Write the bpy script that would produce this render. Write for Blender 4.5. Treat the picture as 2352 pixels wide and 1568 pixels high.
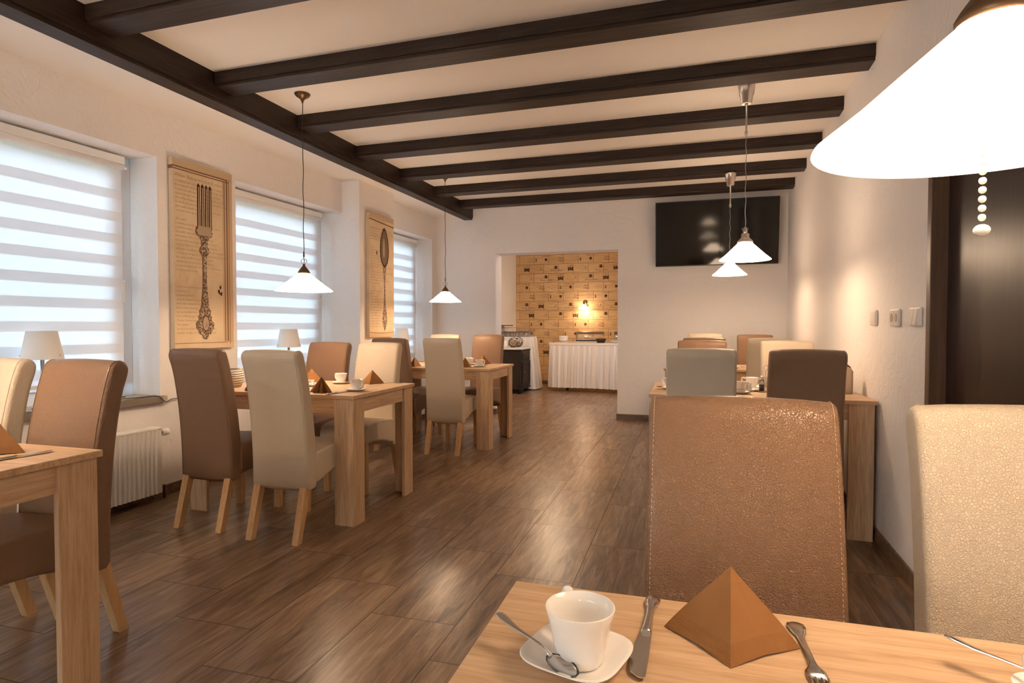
import bpy, bmesh, math, random
from mathutils import Vector, Matrix
random.seed(7)
for o in list(bpy.data.objects): bpy.data.objects.remove(o)
S = bpy.context.scene; COL = S.collection
PI = math.pi
# ---------------------------------------------------------------- camera, world, exposure
cam = bpy.data.cameras.new('camera'); cam.sensor_width = 36; cam.lens = 1370.0/2352*36; cam.clip_start = .02
co = bpy.data.objects.new('camera', cam); COL.objects.link(co)
co.location = (0, 0, 1.17)
co.rotation_euler = (math.radians(90)-math.atan(36/1370), 0, math.atan(405/1370)); S.camera = co
S.view_settings.view_transform = 'Standard'; S.view_settings.look = 'None'; S.view_settings.gamma = 1
S.view_settings.use_curve_mapping = False; S.view_settings.exposure = 0.98
WORLD_STR = 12.8
BULB = 200.0          # emission of the light bulbs
SHADE = 9.5
w = bpy.data.worlds.new('sky'); S.world = w; w.use_nodes = True
bg = w.node_tree.nodes['Background']; bg.inputs[0].default_value = (.67, .83, 1.0, 1); bg.inputs[1].default_value = WORLD_STR

S.cycles.adaptive_threshold = .035; S.cycles.max_bounces = 9; S.cycles.diffuse_bounces = 6; S.cycles.glossy_bounces = 3
S.cycles.transmission_bounces = 4; S.cycles.transparent_max_bounces = 12; S.cycles.sample_clamp_indirect = 8; S.cycles.caustics_reflective = False; S.cycles.caustics_refractive = False

# ---------------------------------------------------------------- materials
def mat(name, col=(.8,.8,.8), rough=.5, metal=0, spec=.5, **k):
    m = bpy.data.materials.new(name); m.use_nodes = True
    b = m.node_tree.nodes['Principled BSDF']
    b.inputs['Base Color'].default_value = (*col, 1); b.inputs['Roughness'].default_value = rough
    b.inputs['Metallic'].default_value = metal; b.inputs['Specular IOR Level'].default_value = spec
    for a, v in k.items(): b.inputs[a.replace('_', ' ')].default_value = v
    return m
def N(m, t, **k):
    n = m.node_tree.nodes.new(t)
    for a, v in k.items(): setattr(n, a, v)
    return n
def L(m, a, b): m.node_tree.links.new(a, b)
def BS(m): return m.node_tree.nodes['Principled BSDF']
def coords(m, scale=(1,1,1), rot=(0,0,0)):
    tc = N(m, 'ShaderNodeTexCoord'); mp = N(m, 'ShaderNodeMapping')
    mp.inputs['Scale'].default_value = scale; mp.inputs['Rotation'].default_value = rot
    L(m, tc.outputs['Object'], mp.inputs[0]); return mp.outputs[0]
def noise(m, vec, sc, det=4, rough=.5, dist=0):
    n = N(m, 'ShaderNodeTexNoise'); n.inputs['Scale'].default_value = sc; n.inputs['Detail'].default_value = det
    n.inputs['Roughness'].default_value = rough; n.inputs['Distortion'].default_value = dist
    L(m, vec, n.inputs['Vector']); return n.outputs['Fac']
def ramp(m, fac, stops):
    r = N(m, 'ShaderNodeValToRGB'); e = r.color_ramp.elements
    while len(e) < len(stops): e.new(.5)
    for i, (p, c) in enumerate(stops): e[i].position = p; e[i].color = (*c, 1)
    L(m, fac, r.inputs[0]); return r.outputs[0]
def bump(m, h, st=.3, d=.002):
    b = N(m, 'ShaderNodeBump'); b.inputs['Strength'].default_value = st; b.inputs['Distance'].default_value = d
    L(m, h, b.inputs['Height']); L(m, b.outputs[0], BS(m).inputs['Normal'])
def mth(m, op, a, b=None, c=None):
    n = N(m, 'ShaderNodeMath', operation=op)
    for i, v in enumerate((a, b, c)):
        if v is None: continue
        if isinstance(v, (int, float)): n.inputs[i].default_value = v
        else: L(m, v, n.inputs[i])
    return n.outputs[0]
def mixc(m, f, a, b, mode='MIX'):
    n = N(m, 'ShaderNodeMix', data_type='RGBA', blend_type=mode)
    for i, v in ((0, f), (6, a), (7, b)):
        if isinstance(v, (int, float)): n.inputs[i].default_value = v
        elif isinstance(v, tuple): n.inputs[i].default_value = (*v, 1)
        else: L(m, v, n.inputs[i])
    return n.outputs[2]

def plaster(name, col, st=.5, sc=1.0):
    m = mat(name, col, .75, spec=.25); v = coords(m)
    a = noise(m, v, 9*sc, 5, .55, 1.2); b = noise(m, v, 70*sc, 3, .5)
    vo = N(m, 'ShaderNodeTexNoise'); vo.inputs['Scale'].default_value = 3.2*sc; vo.inputs['Detail'].default_value = 3; vo.inputs['Distortion'].default_value = 2.5
    L(m, v, vo.inputs['Vector'])
    ridge = mth(m, 'ABSOLUTE', mth(m, 'SUBTRACT', vo.outputs['Fac'], .5))
    ridge = mth(m, 'SMOOTH_MIN', mth(m, 'MULTIPLY', ridge, 14), .7, .2)
    h = mth(m, 'ADD', mth(m, 'MULTIPLY', a, .9), mth(m, 'ADD', mth(m, 'MULTIPLY', b, .12), mth(m, 'MULTIPLY', ridge, .22)))
    bump(m, h, st, .012); return m
M = {}
M['plaster'] = plaster('white_trowelled_plaster', (.83, .795, .775), .5)
M['smooth'] = plaster('smooth_wall_paint', (.83, .79, .75), .05)
M['ceil'] = plaster('ceiling_paint', (.84, .80, .75), .03)
M['cream_wall'] = plaster('cream_wall_paint', (.83, .77, .66), .05)

def wood(name, c0, c1, c2, axis='x', sc=1.0, rough=.45, bst=.15, spec=.4):
    m = mat(name, c1, rough, spec=spec)
    s = {'x': (1.3, 22, 22), 'y': (22, 1.3, 22), 'z': (22, 22, 1.3)}[axis]
    s2 = {'x': (.7, 5, 5), 'y': (5, .7, 5), 'z': (5, 5, .7)}[axis]
    v = coords(m, tuple(q*sc for q in s)); v2 = coords(m, tuple(q*sc for q in s2))
    a = noise(m, v, 4.5, 7, .7, .3); b = noise(m, v2, 1.6, 3, .5, 1.5)
    wv = N(m, 'ShaderNodeTexWave', wave_type='BANDS', bands_direction={'x': 'Y', 'y': 'X', 'z': 'X'}[axis])
    wv.inputs['Scale'].default_value = 1.4; wv.inputs['Distortion'].default_value = 9; wv.inputs['Detail'].default_value = 3; wv.inputs['Detail Scale'].default_value = .8
    L(m, v2, wv.inputs['Vector'])
    f = mth(m, 'ADD', mth(m, 'MULTIPLY', a, .68), mth(m, 'ADD', mth(m, 'MULTIPLY', b, .26), mth(m, 'MULTIPLY', wv.outputs['Fac'], .06)))
    c = ramp(m, f, [(.36, c0), (.5, c1), (.63, c2)])
    L(m, c, BS(m).inputs['Base Color']); bump(m, f, bst, .002)
    return m
OAK = ((.43, .27, .15), (.57, .385, .235), (.68, .485, .32))
for ax in 'xyz': M['oak'+ax] = wood('light_oak_'+ax, *OAK, ax)
M['beech'] = wood('beech_leg', (.50, .29, .13), (.60, .37, .18), (.66, .43, .23), 'z', 1, .4, .05)
for ax in 'xy': M['beam'+ax] = wood('dark_stained_beam_'+ax, (.012, .006, .004), (.026, .014, .009), (.05, .03, .022), ax, .8, .5, .5, .35)
M['darkwood'] = wood('dark_brown_veneer', (.018, .007, .005), (.028, .012, .009), (.045, .02, .014), 'z', .6, .35, .08)
M['darkframe'] = wood('brown_frame_veneer', (.10, .05, .03), (.13, .07, .045), (.17, .09, .06), 'z', .6, .4, .05)
M['blackcab'] = wood('black_brown_painted_wood', (.018, .014, .011), (.03, .024, .02), (.045, .036, .03), 'z', 1, .5, .1, .2)

def leather(name, col, dark, rough=.36):
    m = mat(name, col, rough, spec=.5)
    v = coords(m); vo = N(m, 'ShaderNodeTexVoronoi', feature='DISTANCE_TO_EDGE'); vo.inputs['Scale'].default_value = 215
    n = N(m, 'ShaderNodeTexNoise'); n.inputs['Scale'].default_value = 60; n.inputs['Detail'].default_value = 2; L(m, v, n.inputs['Vector'])
    va = N(m, 'ShaderNodeVectorMath', operation='SCALE'); va.inputs[3].default_value = .012; L(m, n.outputs['Color'], va.inputs[0])
    vb = N(m, 'ShaderNodeVectorMath', operation='ADD'); L(m, v, vb.inputs[0]); L(m, va.outputs[0], vb.inputs[1]); L(m, vb.outputs[0], vo.inputs['Vector'])
    h = mth(m, 'SMOOTH_MIN', mth(m, 'MULTIPLY', vo.outputs['Distance'], 4), .6, .2)
    big = noise(m, v, 14, 2)
    h2 = mth(m, 'ADD', h, mth(m, 'MULTIPLY', big, .8))
    bump(m, h2, .7, .0026)
    c = mixc(m, mth(m, 'MULTIPLY', noise(m, v, 5, 3), .5), col, dark); L(m, c, BS(m).inputs['Base Color'])
    return m
M['brown'] = leather('brown_leather', (.27, .155, .09), (.225, .128, .075), .31)
M['cream'] = leather('cream_leather', (.70, .585, .45), (.64, .53, .40), .42)
M['thread_tan'] = mat('tan_thread', (.62, .46, .30), .7); M['thread_cream'] = mat('cream_thread', (.78, .66, .50), .7)
M['white'] = mat('white_pvc', (.86, .86, .86), .35); M['whitemetal'] = mat('white_enamel', (.80, .78, .74), .35)
M['gasket'] = mat('grey_gasket', (.20, .22, .25), .6); M['porcelain'] = mat('white_porcelain', (.87, .85, .82), .09, spec=.6)
M['steel'] = mat('polished_steel', (.70, .68, .66), .2, 1); M['brushed'] = mat('brushed_nickel', (.62, .57, .52), .28, 1)
M['brass'] = mat('antique_brass', (.16, .095, .05), .38, .85); M['cord'] = mat('dark_cord', (.03, .025, .02), .6)
M['greycord'] = mat('grey_cable', (.35, .32, .29), .5, .3); M['black'] = mat('black_plastic', (.01, .01, .01), .35)
M['screen'] = mat('tv_screen', (.006, .005, .004), .07, spec=.35); M['stone'] = plaster('beige_stone_sill', (.46, .39, .32), .05)
M['marble'] = plaster('pale_marble_top', (.78, .77, .76), .02); BS(M['marble']).inputs['Roughness'].default_value = .2
M['cloth'] = mat('white_tablecloth', (.80, .77, .76), .85, spec=.2)
M['shade_white'] = mat('white_fabric_shade', (.84, .83, .82), .7, spec=.2)
M['switch'] = mat('cream_plastic_switch', (.76, .70, .64), .3); M['switchdark'] = mat('socket_recess', (.42, .33, .27), .5)
M['sugar'] = mat('white_paper_packet', (.85, .82, .78), .7); M['bread'] = mat('bread_crust', (.50, .26, .09), .8)
M['cereal'] = mat('golden_cereal', (.62, .34, .08), .8); M['muesli'] = mat('brown_muesli', (.40, .26, .13), .8)
for q in ('cereal', 'muesli', 'bread'):
    v = coords(M[q]); vo = N(M[q], 'ShaderNodeTexVoronoi'); vo.inputs['Scale'].default_value = 90; L(M[q], v, vo.inputs['Vector']); bump(M[q], vo.outputs['Distance'], .8, .006)
M['wicker'] = mat('dark_wicker', (.035, .02, .012), .7)
v = coords(M['wicker']); wv = N(M['wicker'], 'ShaderNodeTexWave', bands_direction='Z'); wv.inputs['Scale'].default_value = 45; wv.inputs['Distortion'].default_value = 3; L(M['wicker'], v, wv.inputs['Vector']); bump(M['wicker'], wv.outputs['Fac'], .8, .004)
M['palewicker'] = mat('pale_woven_willow', (.62, .55, .47), .8)
v = coords(M['palewicker']); wv = N(M['palewicker'], 'ShaderNodeTexWave', bands_direction='Z'); wv.inputs['Scale'].default_value = 22; wv.inputs['Distortion'].default_value = 2.5; L(M['palewicker'], v, wv.inputs['Vector']); bump(M['palewicker'], wv.outputs['Fac'], .9, .008)
L(M['palewicker'], ramp(M['palewicker'], wv.outputs['Fac'], [(0, (.26, .20, .15)), (.45, (.62, .55, .47)), (1, (.72, .66, .58))]), BS(M['palewicker']).inputs['Base Color'])
M['pepper'] = mat('orange_spice', (.75, .42, .16), .5); M['traydark'] = mat('dark_blue_tray', (.02, .025, .04), .3)
M['papertan'] = mat('kraft_menu_card', (.62, .52, .42), .6)

def napkin_mat():
    m = mat('brown_paper_napkin', (.36, .185, .075), .85, spec=.15); v = coords(m)
    wv = N(m, 'ShaderNodeTexWave', bands_direction='DIAGONAL'); wv.inputs['Scale'].default_value = 260; L(m, v, wv.inputs['Vector'])
    z = N(m, 'ShaderNodeSeparateXYZ'); L(m, v, z.inputs[0])
    mask = mth(m, 'LESS_THAN', z.outputs[2], .022)
    bump(m, mth(m, 'ADD', mth(m, 'MULTIPLY', wv.outputs['Fac'], mask), mth(m, 'MULTIPLY', noise(m, v, 40, 3), .5)), .5, .0008)
    c = mixc(m, noise(m, v, 25, 4), (.25, .115, .04), (.31, .15, .058)); L(m, c, BS(m).inputs['Base Color']); return m
M['napkin'] = napkin_mat()

def glass(name, tint=(1,1,1), clear=.9, rough=.02):
    m = bpy.data.materials.new(name); m.use_nodes = True; nt = m.node_tree
    nt.nodes.remove(BS(m)); out = nt.nodes['Material Output']
    t = N(m, 'ShaderNodeBsdfTransparent'); t.inputs[0].default_value = (*tint, 1)
    g = N(m, 'ShaderNodeBsdfGlossy'); g.inputs['Roughness'].default_value = rough
    fr = N(m, 'ShaderNodeFresnel'); fr.inputs[0].default_value = 1.5
    mx = N(m, 'ShaderNodeMixShader'); f = mth(m, 'ADD', mth(m, 'MULTIPLY', fr.outputs[0], .8), 1-clear)
    L(m, f, mx.inputs[0]); L(m, t.outputs[0], mx.inputs[1]); L(m, g.outputs[0], mx.inputs[2]); L(m, mx.outputs[0], out.inputs[0]); return m
M['pane'] = glass('window_glass', (.96, .98, 1), 1.0); M['glass'] = glass('clear_glassware', (.985, .985, .98), .92, .05)
def translucent(name, col, transp, dif=.35):
    m = bpy.data.materials.new(name); m.use_nodes = True; nt = m.node_tree; nt.nodes.remove(BS(m)); out = nt.nodes['Material Output']
    tl = N(m, 'ShaderNodeBsdfTranslucent'); tl.inputs[0].default_value = (*col, 1); d = N(m, 'ShaderNodeBsdfDiffuse'); d.inputs[0].default_value = (*col, 1)
    a = N(m, 'ShaderNodeMixShader'); a.inputs[0].default_value = dif; L(m, tl.outputs[0], a.inputs[1]); L(m, d.outputs[0], a.inputs[2])
    t = N(m, 'ShaderNodeBsdfTransparent'); b = N(m, 'ShaderNodeMixShader'); b.inputs[0].default_value = transp
    L(m, a.outputs[0], b.inputs[1]); L(m, t.outputs[0], b.inputs[2]); L(m, b.outputs[0], out.inputs[0]); return m
M['band'] = translucent('opaque_blind_band', (.90, .92, .95), 0.0, .66); M['sheer'] = translucent('sheer_blind_mesh', (.90, .93, .97), .035, .85)
def emit(name, col, s, dif=(.8, .8, .8)):
    m = mat(name, dif, .25); BS(m).inputs['Emission Color'].default_value = (*col, 1); BS(m).inputs['Emission Strength'].default_value = s; return m
M['bulb'] = emit('lit_bulb', (1, .70, .43), BULB); M['opal'] = emit('lit_opal_glass', (1, .72, .49), SHADE, (.85, .82, .78))
for nm_, g_ in (('near', .43), ('dim', 2.3), ('wall', 1.25), ('far', 1.15)):
    M['bulb_'+nm_] = emit('lit_bulb_'+nm_, (1, .70, .43), BULB*g_); M['opal_'+nm_] = emit('lit_opal_glass_'+nm_, (1, .72, .49), SHADE*g_, (.85, .82, .78))

def floor_mat():
    m = mat('wood_look_floor_tile', (.2, .12, .07), .3, spec=.5); tc = N(m, 'ShaderNodeTexCoord'); sp = N(m, 'ShaderNodeSeparateXYZ'); L(m, tc.outputs['Object'], sp.inputs[0])
    X, Y = sp.outputs[0], sp.outputs[1]
    u = mth(m, 'DIVIDE', mth(m, 'ADD', X, 1.2325), .3695); row = mth(m, 'FLOOR', u); fu = mth(m, 'SUBTRACT', u, row)
    vv = mth(m, 'DIVIDE', mth(m, 'ADD', mth(m, 'SUBTRACT', Y, 4.406), mth(m, 'MULTIPLY', row, .2513)), .754); cell = mth(m, 'FLOOR', vv); fv = mth(m, 'SUBTRACT', vv, cell)
    cb = N(m, 'ShaderNodeCombineXYZ'); L(m, row, cb.inputs[0]); L(m, cell, cb.inputs[1])
    wn = N(m, 'ShaderNodeTexWhiteNoise', noise_dimensions='3D'); L(m, cb.outputs[0], wn.inputs['Vector'])
    # printed boards inside each tile
    bo = mth(m, 'FLOOR', mth(m, 'MULTIPLY', fu, 3)); cb2 = N(m, 'ShaderNodeCombineXYZ'); L(m, row, cb2.inputs[0]); L(m, bo, cb2.inputs[1]); L(m, cell, cb2.inputs[2])
    wn2 = N(m, 'ShaderNodeTexWhiteNoise', noise_dimensions='3D'); L(m, cb2.outputs[0], wn2.inputs['Vector'])
    off = N(m, 'ShaderNodeCombineXYZ'); L(m, mth(m, 'MULTIPLY', wn.outputs['Value'], 20), off.inputs[0]); L(m, mth(m, 'MULTIPLY', wn2.outputs['Value'], 20), off.inputs[2])
    ad = N(m, 'ShaderNodeVectorMath', operation='ADD'); L(m, tc.outputs['Object'], ad.inputs[0]); L(m, off.outputs[0], ad.inputs[1])
    mp = N(m, 'ShaderNodeMapping'); mp.inputs['Scale'].default_value = (9, 1.15, 9); L(m, ad.outputs[0], mp.inputs[0])
    mp2 = N(m, 'ShaderNodeMapping'); mp2.inputs['Scale'].default_value = (60, 4, 60); L(m, ad.outputs[0], mp2.inputs[0])
    a = noise(m, mp.outputs[0], 1.5, 7, .62, 1.6); b = noise(m, mp2.outputs[0], 1.6, 4, .6, .2)
    f = mth(m, 'ADD', mth(m, 'MULTIPLY', a, .72), mth(m, 'MULTIPLY', b, .28))
    f = mth(m, 'ADD', f, mth(m, 'MULTIPLY', mth(m, 'SUBTRACT', wn2.outputs['Value'], .5), .07))
    c = ramp(m, f, [(.34, (.075, .038, .020)), (.45, (.165, .095, .054)), (.54, (.24, .147, .087)), (.68, (.38, .26, .165))])
    # light streaks
    st = ramp(m, noise(m, mp.outputs[0], 2.2, 5, .5, 2.5), [(.60, (0, 0, 0)), (.72, (1, 1, 1))])
    c = mixc(m, mth(m, 'MULTIPLY', st, .35), c, (.38, .28, .20))
    def line(fr, wdt, period):
        e = mth(m, 'MINIMUM', fr, mth(m, 'SUBTRACT', 1, fr)); return mth(m, 'LESS_THAN', mth(m, 'MULTIPLY', e, period), wdt)
    gr = mth(m, 'MAXIMUM', line(fu, .0019, .3695), line(fv, .0017, .754))
    f3 = mth(m, 'MULTIPLY', fu, 3); f3 = mth(m, 'SUBTRACT', f3, mth(m, 'FLOOR', f3))
    c = mixc(m, mth(m, 'MULTIPLY', line(f3, .0007, .123), .4), c, (.05, .03, .02))
    c = mixc(m, gr, c, (.07, .045, .03)); L(m, c, BS(m).inputs['Base Color'])
    rr = N(m, 'ShaderNodeMapRange'); L(m, f, rr.inputs[0]); rr.inputs[3].default_value = .36; rr.inputs[4].default_value = .24; L(m, mth(m, 'ADD', rr.outputs[0], mth(m, 'MULTIPLY', gr, .4)), BS(m).inputs['Roughness'])
    bump(m, mth(m, 'SUBTRACT', mth(m, 'MULTIPLY', f, .35), gr), .35, .0012); return m
M['floor'] = floor_mat()
def skirting(name):
    return wood(name, (.10, .058, .034), (.17, .105, .065), (.25, .165, .11), 'x', .5, .35, .1)
M['skirt'] = skirting('wood_look_skirting')

def crate_mat():
    m = mat('wine_crate_wallpaper', (.6, .4, .2), .7, spec=.2)
    tc = N(m, 'ShaderNodeTexCoord'); sp = N(m, 'ShaderNodeSeparateXYZ'); L(m, tc.outputs['Object'], sp.inputs[0])
    cb = N(m, 'ShaderNodeCombineXYZ'); L(m, sp.outputs[0], cb.inputs[0]); L(m, sp.outputs[2], cb.inputs[1])
    br = N(m, 'ShaderNodeTexBrick', offset=.33, offset_frequency=2); br.inputs['Scale'].default_value = 1
    br.inputs['Brick Width'].default_value = .30; br.inputs['Row Height'].default_value = .185; br.inputs['Mortar Size'].default_value = .004; br.inputs['Mortar Smooth'].default_value = .6
    br.inputs['Color1'].default_value = (.66, .50, .32, 1); br.inputs['Color2'].default_value = (.55, .40, .24, 1); br.inputs['Mortar'].default_value = (.20, .10, .04, 1)
    L(m, cb.outputs[0], br.inputs['Vector'])
    mp = N(m, 'ShaderNodeMapping'); mp.inputs['Scale'].default_value = (2.5, 2.5, 28); L(m, tc.outputs['Object'], mp.inputs[0])
    n = noise(m, mp.outputs[0], 1.8, 6, .6, 1)
    c = mixc(m, .55, br.outputs['Color'], ramp(m, n, [(.3, (.33, .22, .13)), (.5, (.58, .44, .28)), (.7, (.76, .61, .43))]), 'OVERLAY')
    L(m, c, BS(m).inputs['Base Color']); return m
M['crate'] = crate_mat()
def canvas_mat():
    m = mat('aged_paper_canvas', (.7, .55, .38), .8, spec=.15); v = coords(m)
    c = ramp(m, noise(m, v, 3.5, 5, .6, .6), [(.3, (.56, .415, .265)), (.5, (.68, .53, .36)), (.7, (.74, .60, .42))])
    c = mixc(m, mth(m, 'MULTIPLY', noise(m, v, 180, 2), .18), c, (.45, .32, .2)); L(m, c, BS(m).inputs['Base Color']); return m
M['canvas'] = canvas_mat(); M['sepia'] = mat('sepia_ink', (.36, .25, .16), .85, spec=.1); M['ink'] = mat('dark_sepia_print', (.075, .048, .032), .8, spec=.1)
M['frameprint'] = mat('printed_brown_border', (.22, .13, .075), .8, spec=.1); M['bordertan'] = mat('printed_tan_margin', (.56, .41, .27), .8, spec=.1)
def engraved():
    m = mat('engraved_silver_print', (.4, .3, .22), .8, spec=.1); v = coords(m)
    vo = N(m, 'ShaderNodeTexVoronoi'); vo.inputs['Scale'].default_value = 75; L(m, v, vo.inputs['Vector'])
    f = mth(m, 'ADD', mth(m, 'MULTIPLY', vo.outputs['Distance'], .9), mth(m, 'MULTIPLY', noise(m, v, 40, 4, .6, 2), .5))
    L(m, ramp(m, f, [(.34, (.05, .032, .02)), (.62, (.17, .115, .08)), (.95, (.50, .38, .28))]), BS(m).inputs['Base Color']); return m
M['engraved'] = engraved(); M['silverlight'] = mat('pale_engraving', (.42, .32, .23), .8, spec=.1); M['silvermid'] = mat('mid_engraving', (.20, .135, .09), .8, spec=.1)
M['grass'] = plaster('pale_grass', (.30, .36, .22), .4); M['bark'] = mat('grey_bark', (.16, .14, .13), .9); M['leaf'] = plaster('hedge_green', (.20, .24, .16), .8, 3)
M['greyfence'] = mat('grey_fence_wood', (.22, .21, .20), .8)

# ---------------------------------------------------------------- mesh helpers
class MB:
    def __init__(s): s.b = bmesh.new(); s.mats = []; s.mi = 0
    def m(s, mt):
        if mt not in s.mats: s.mats.append(mt)
        s.mi = s.mats.index(mt); return s
    def _new(s, vs):
        for v in vs:
            for f in v.link_faces: f.material_index = s.mi
    def box(s, x0, x1, y0, y1, z0, z1, bev=0, seg=2, mtx=None):
        r = bmesh.ops.create_cube(s.b, size=1)['verts']
        for v in r: v.co = Vector(((x0+x1)/2+v.co.x*(x1-x0), (y0+y1)/2+v.co.y*(y1-y0), (z0+z1)/2+v.co.z*(z1-z0)))
        s._new(r)
        if bev:
            es = list({e for v in r for e in v.link_edges})
            g = bmesh.ops.bevel(s.b, geom=es, offset=bev, segments=seg, profile=.5, affect='EDGES', material=s.mi)
            r = list({v for f in g['faces'] for v in f.verts} | {v for v in r if v.is_valid})
        if mtx is not None:
            for v in r: v.co = mtx @ v.co
        return s
    def prism(s, pts, z0, z1, mtx=None):      # pts in xy, extruded along z
        a = [s.b.verts.new((x, y, z0)) for x, y in pts]; c = [s.b.verts.new((x, y, z1)) for x, y in pts]; n = len(pts)
        fs = [s.b.faces.new(a[::-1]), s.b.faces.new(c)]+[s.b.faces.new((a[i], a[(i+1) % n], c[(i+1) % n], c[i])) for i in range(n)]
        for f in fs: f.material_index = s.mi
        if mtx is not None:
            for v in a+c: v.co = mtx @ v.co
        return s
    def hexa(s, p):      # 8 corner points, bottom 4 then top 4
        v = [s.b.verts.new(q) for q in p]
        for q in ((3,2,1,0), (4,5,6,7), (0,1,5,4), (1,2,6,5), (2,3,7,6), (3,0,4,7)):
            f = s.b.faces.new([v[i] for i in q]); f.material_index = s.mi
        return s
    def lathe(s, prof, seg=32, c=(0,0,0), mtx=None, sq=None):
        rings = []
        for r, z in prof:
            ring = []
            for i in range(seg):
                a = 2*PI*i/seg; ca, sa = math.cos(a), math.sin(a); k = 1
                if sq: k = 1/((abs(ca)**sq+abs(sa)**sq)**(1/sq))
                p = Vector((c[0]+r*k*ca, c[1]+r*k*sa, c[2]+z))
                ring.append(s.b.verts.new(mtx @ p if mtx is not None else p))
            rings.append(ring)
        for A, B in zip(rings, rings[1:]):
            for i in range(seg):
                f = s.b.faces.new((A[i], A[(i+1) % seg], B[(i+1) % seg], B[i])); f.material_index = s.mi; f.smooth = True
        for R, fl in ((rings[0], 1), (rings[-1], 0)):
            if (prof[0][0] if fl else prof[-1][0]) > 1e-5 and s.cap:
                f = s.b.faces.new(R[::-1] if fl else R); f.material_index = s.mi
        return s
    cap = True
    def tube(s, pts, r, seg=8, closed=False):
        pts = [Vector(p) for p in pts]; n = len(pts); rs = r if isinstance(r, (list, tuple)) else [r]*n; rings = []
        up = Vector((0, 0, 1)); nrm = None
        for i, p in enumerate(pts):
            t = (pts[(i+1) % n]-pts[i-1]) if closed else (pts[min(i+1, n-1)]-pts[max(i-1, 0)]); t.normalize()
            if nrm is None: nrm = t.cross(up) if abs(t.dot(up)) < .95 else t.cross(Vector((1, 0, 0)))
            nrm = (nrm-t*nrm.dot(t)).normalized(); bi = t.cross(nrm)
            rings.append([s.b.verts.new(p+(nrm*math.cos(2*PI*k/seg)+bi*math.sin(2*PI*k/seg))*rs[i]) for k in range(seg)])
        for i in range(n if closed else n-1):
            A, B = rings[i], rings[(i+1) % n]
            for k in range(seg):
                f = s.b.faces.new((A[k], A[(k+1) % seg], B[(k+1) % seg], B[k])); f.material_index = s.mi; f.smooth = True
        if not closed:
            for R in (rings[0][::-1], rings[-1]): f = s.b.faces.new(R); f.material_index = s.mi
        return s
    def sphere(s, c, r, seg=12, sc=(1,1,1)):
        g = bmesh.ops.create_uvsphere(s.b, u_segments=seg, v_segments=max(6, seg//2+2), radius=r)['verts']
        for v in g: v.co = Vector((c[0]+v.co.x*sc[0], c[1]+v.co.y*sc[1], c[2]+v.co.z*sc[2]))
        s._new(g)
        for v in g:
            for f in v.link_faces: f.smooth = True
        return s
    def loft(s, prof, stations, smooth=True):      # prof: (y,z) closed; stations: (x, inset)
        n = len(prof); nr = []
        for i in range(n):
            a, c = prof[i-1], prof[(i+1) % n]; t = (c[0]-a[0], c[1]-a[1]); l = math.hypot(*t) or 1; nr.append((-t[1]/l, t[0]/l))
        area = sum(prof[i][0]*prof[(i+1) % n][1]-prof[(i+1) % n][0]*prof[i][1] for i in range(n)); sg = 1 if area > 0 else -1
        rings = []
        for x, ins in stations:
            rings.append([s.b.verts.new((x, prof[i][0]+nr[i][0]*ins*sg, prof[i][1]+nr[i][1]*ins*sg)) for i in range(n)])
        for A, B in zip(rings, rings[1:]):
            for i in range(n):
                f = s.b.faces.new((A[i], B[i], B[(i+1) % n], A[(i+1) % n])); f.material_index = s.mi; f.smooth = smooth
        for R in (rings[0], rings[-1][::-1]): f = s.b.faces.new(R); f.material_index = s.mi
        return s
    def build(s, name, mt=None, parent=None, smooth=False, mods=()):
        bmesh.ops.recalc_face_normals(s.b, faces=s.b.faces)
        me = bpy.data.meshes.new(name); s.b.to_mesh(me); s.b.free()
        for q in (s.mats or [mt]): me.materials.append(q)
        if smooth:
            for p in me.polygons: p.use_smooth = True
        o = bpy.data.objects.new(name, me); COL.objects.link(o)
        if parent: o.parent = parent
        return o
def box(name, mt, parent, *a, bev=0, **k): return MB().box(*a, bev=bev).build(name, mt, parent, **k)
def tag(o, label=None, cat=None, group=None, kind=None):
    if label: o['label'] = label
    if cat: o['category'] = cat
    if group: o['group'] = group
    if kind: o['kind'] = kind
    return o
def struct(o): o['kind'] = 'structure'; return o
def empty(name, loc, rz=0, label=None, cat=None, group=None):
    o = bpy.data.objects.new(name, None); COL.objects.link(o); o.location = loc; o.rotation_euler = (0, 0, rz); o.empty_display_size = .05
    return tag(o, label, cat, group)
def copy_tree(o, parent=None):
    c = o.copy(); COL.objects.link(c)
    if parent: c.parent = parent
    for ch in list(o.children): copy_tree(ch, c)
    return c
def place(proto, used, loc, rz, label, group=None, cat=None):
    if proto not in used: used.append(proto); o = proto
    else: o = copy_tree(proto)
    o.location = loc; o.rotation_euler = (0, 0, rz); o['label'] = label
    if group: o['group'] = group
    return o
used = []
# left wall frame: local x into the room, local y along the wall
LA = math.radians(2.6); LX0 = -3.6216
def LW(o): o.location = (LX0, 0, 0); o.rotation_euler = (0, 0, -LA); return o
def wl(x, y, z=0): return (LX0+x*math.cos(LA)+y*math.sin(LA), -x*math.sin(LA)+y*math.cos(LA), z)
RA = math.atan((1.09-.97)/(7.5-2.913))      # right wall: local x out of the room
def RW(o): o.location = (.97-2.913*math.tan(RA), 0, 0); o.rotation_euler = (0, 0, -RA); return o
def rwl(x, y, z=0): return (.97-2.913*math.tan(RA)+x*math.cos(RA)+y*math.sin(RA), -x*math.sin(RA)+y*math.cos(RA), z)

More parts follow.
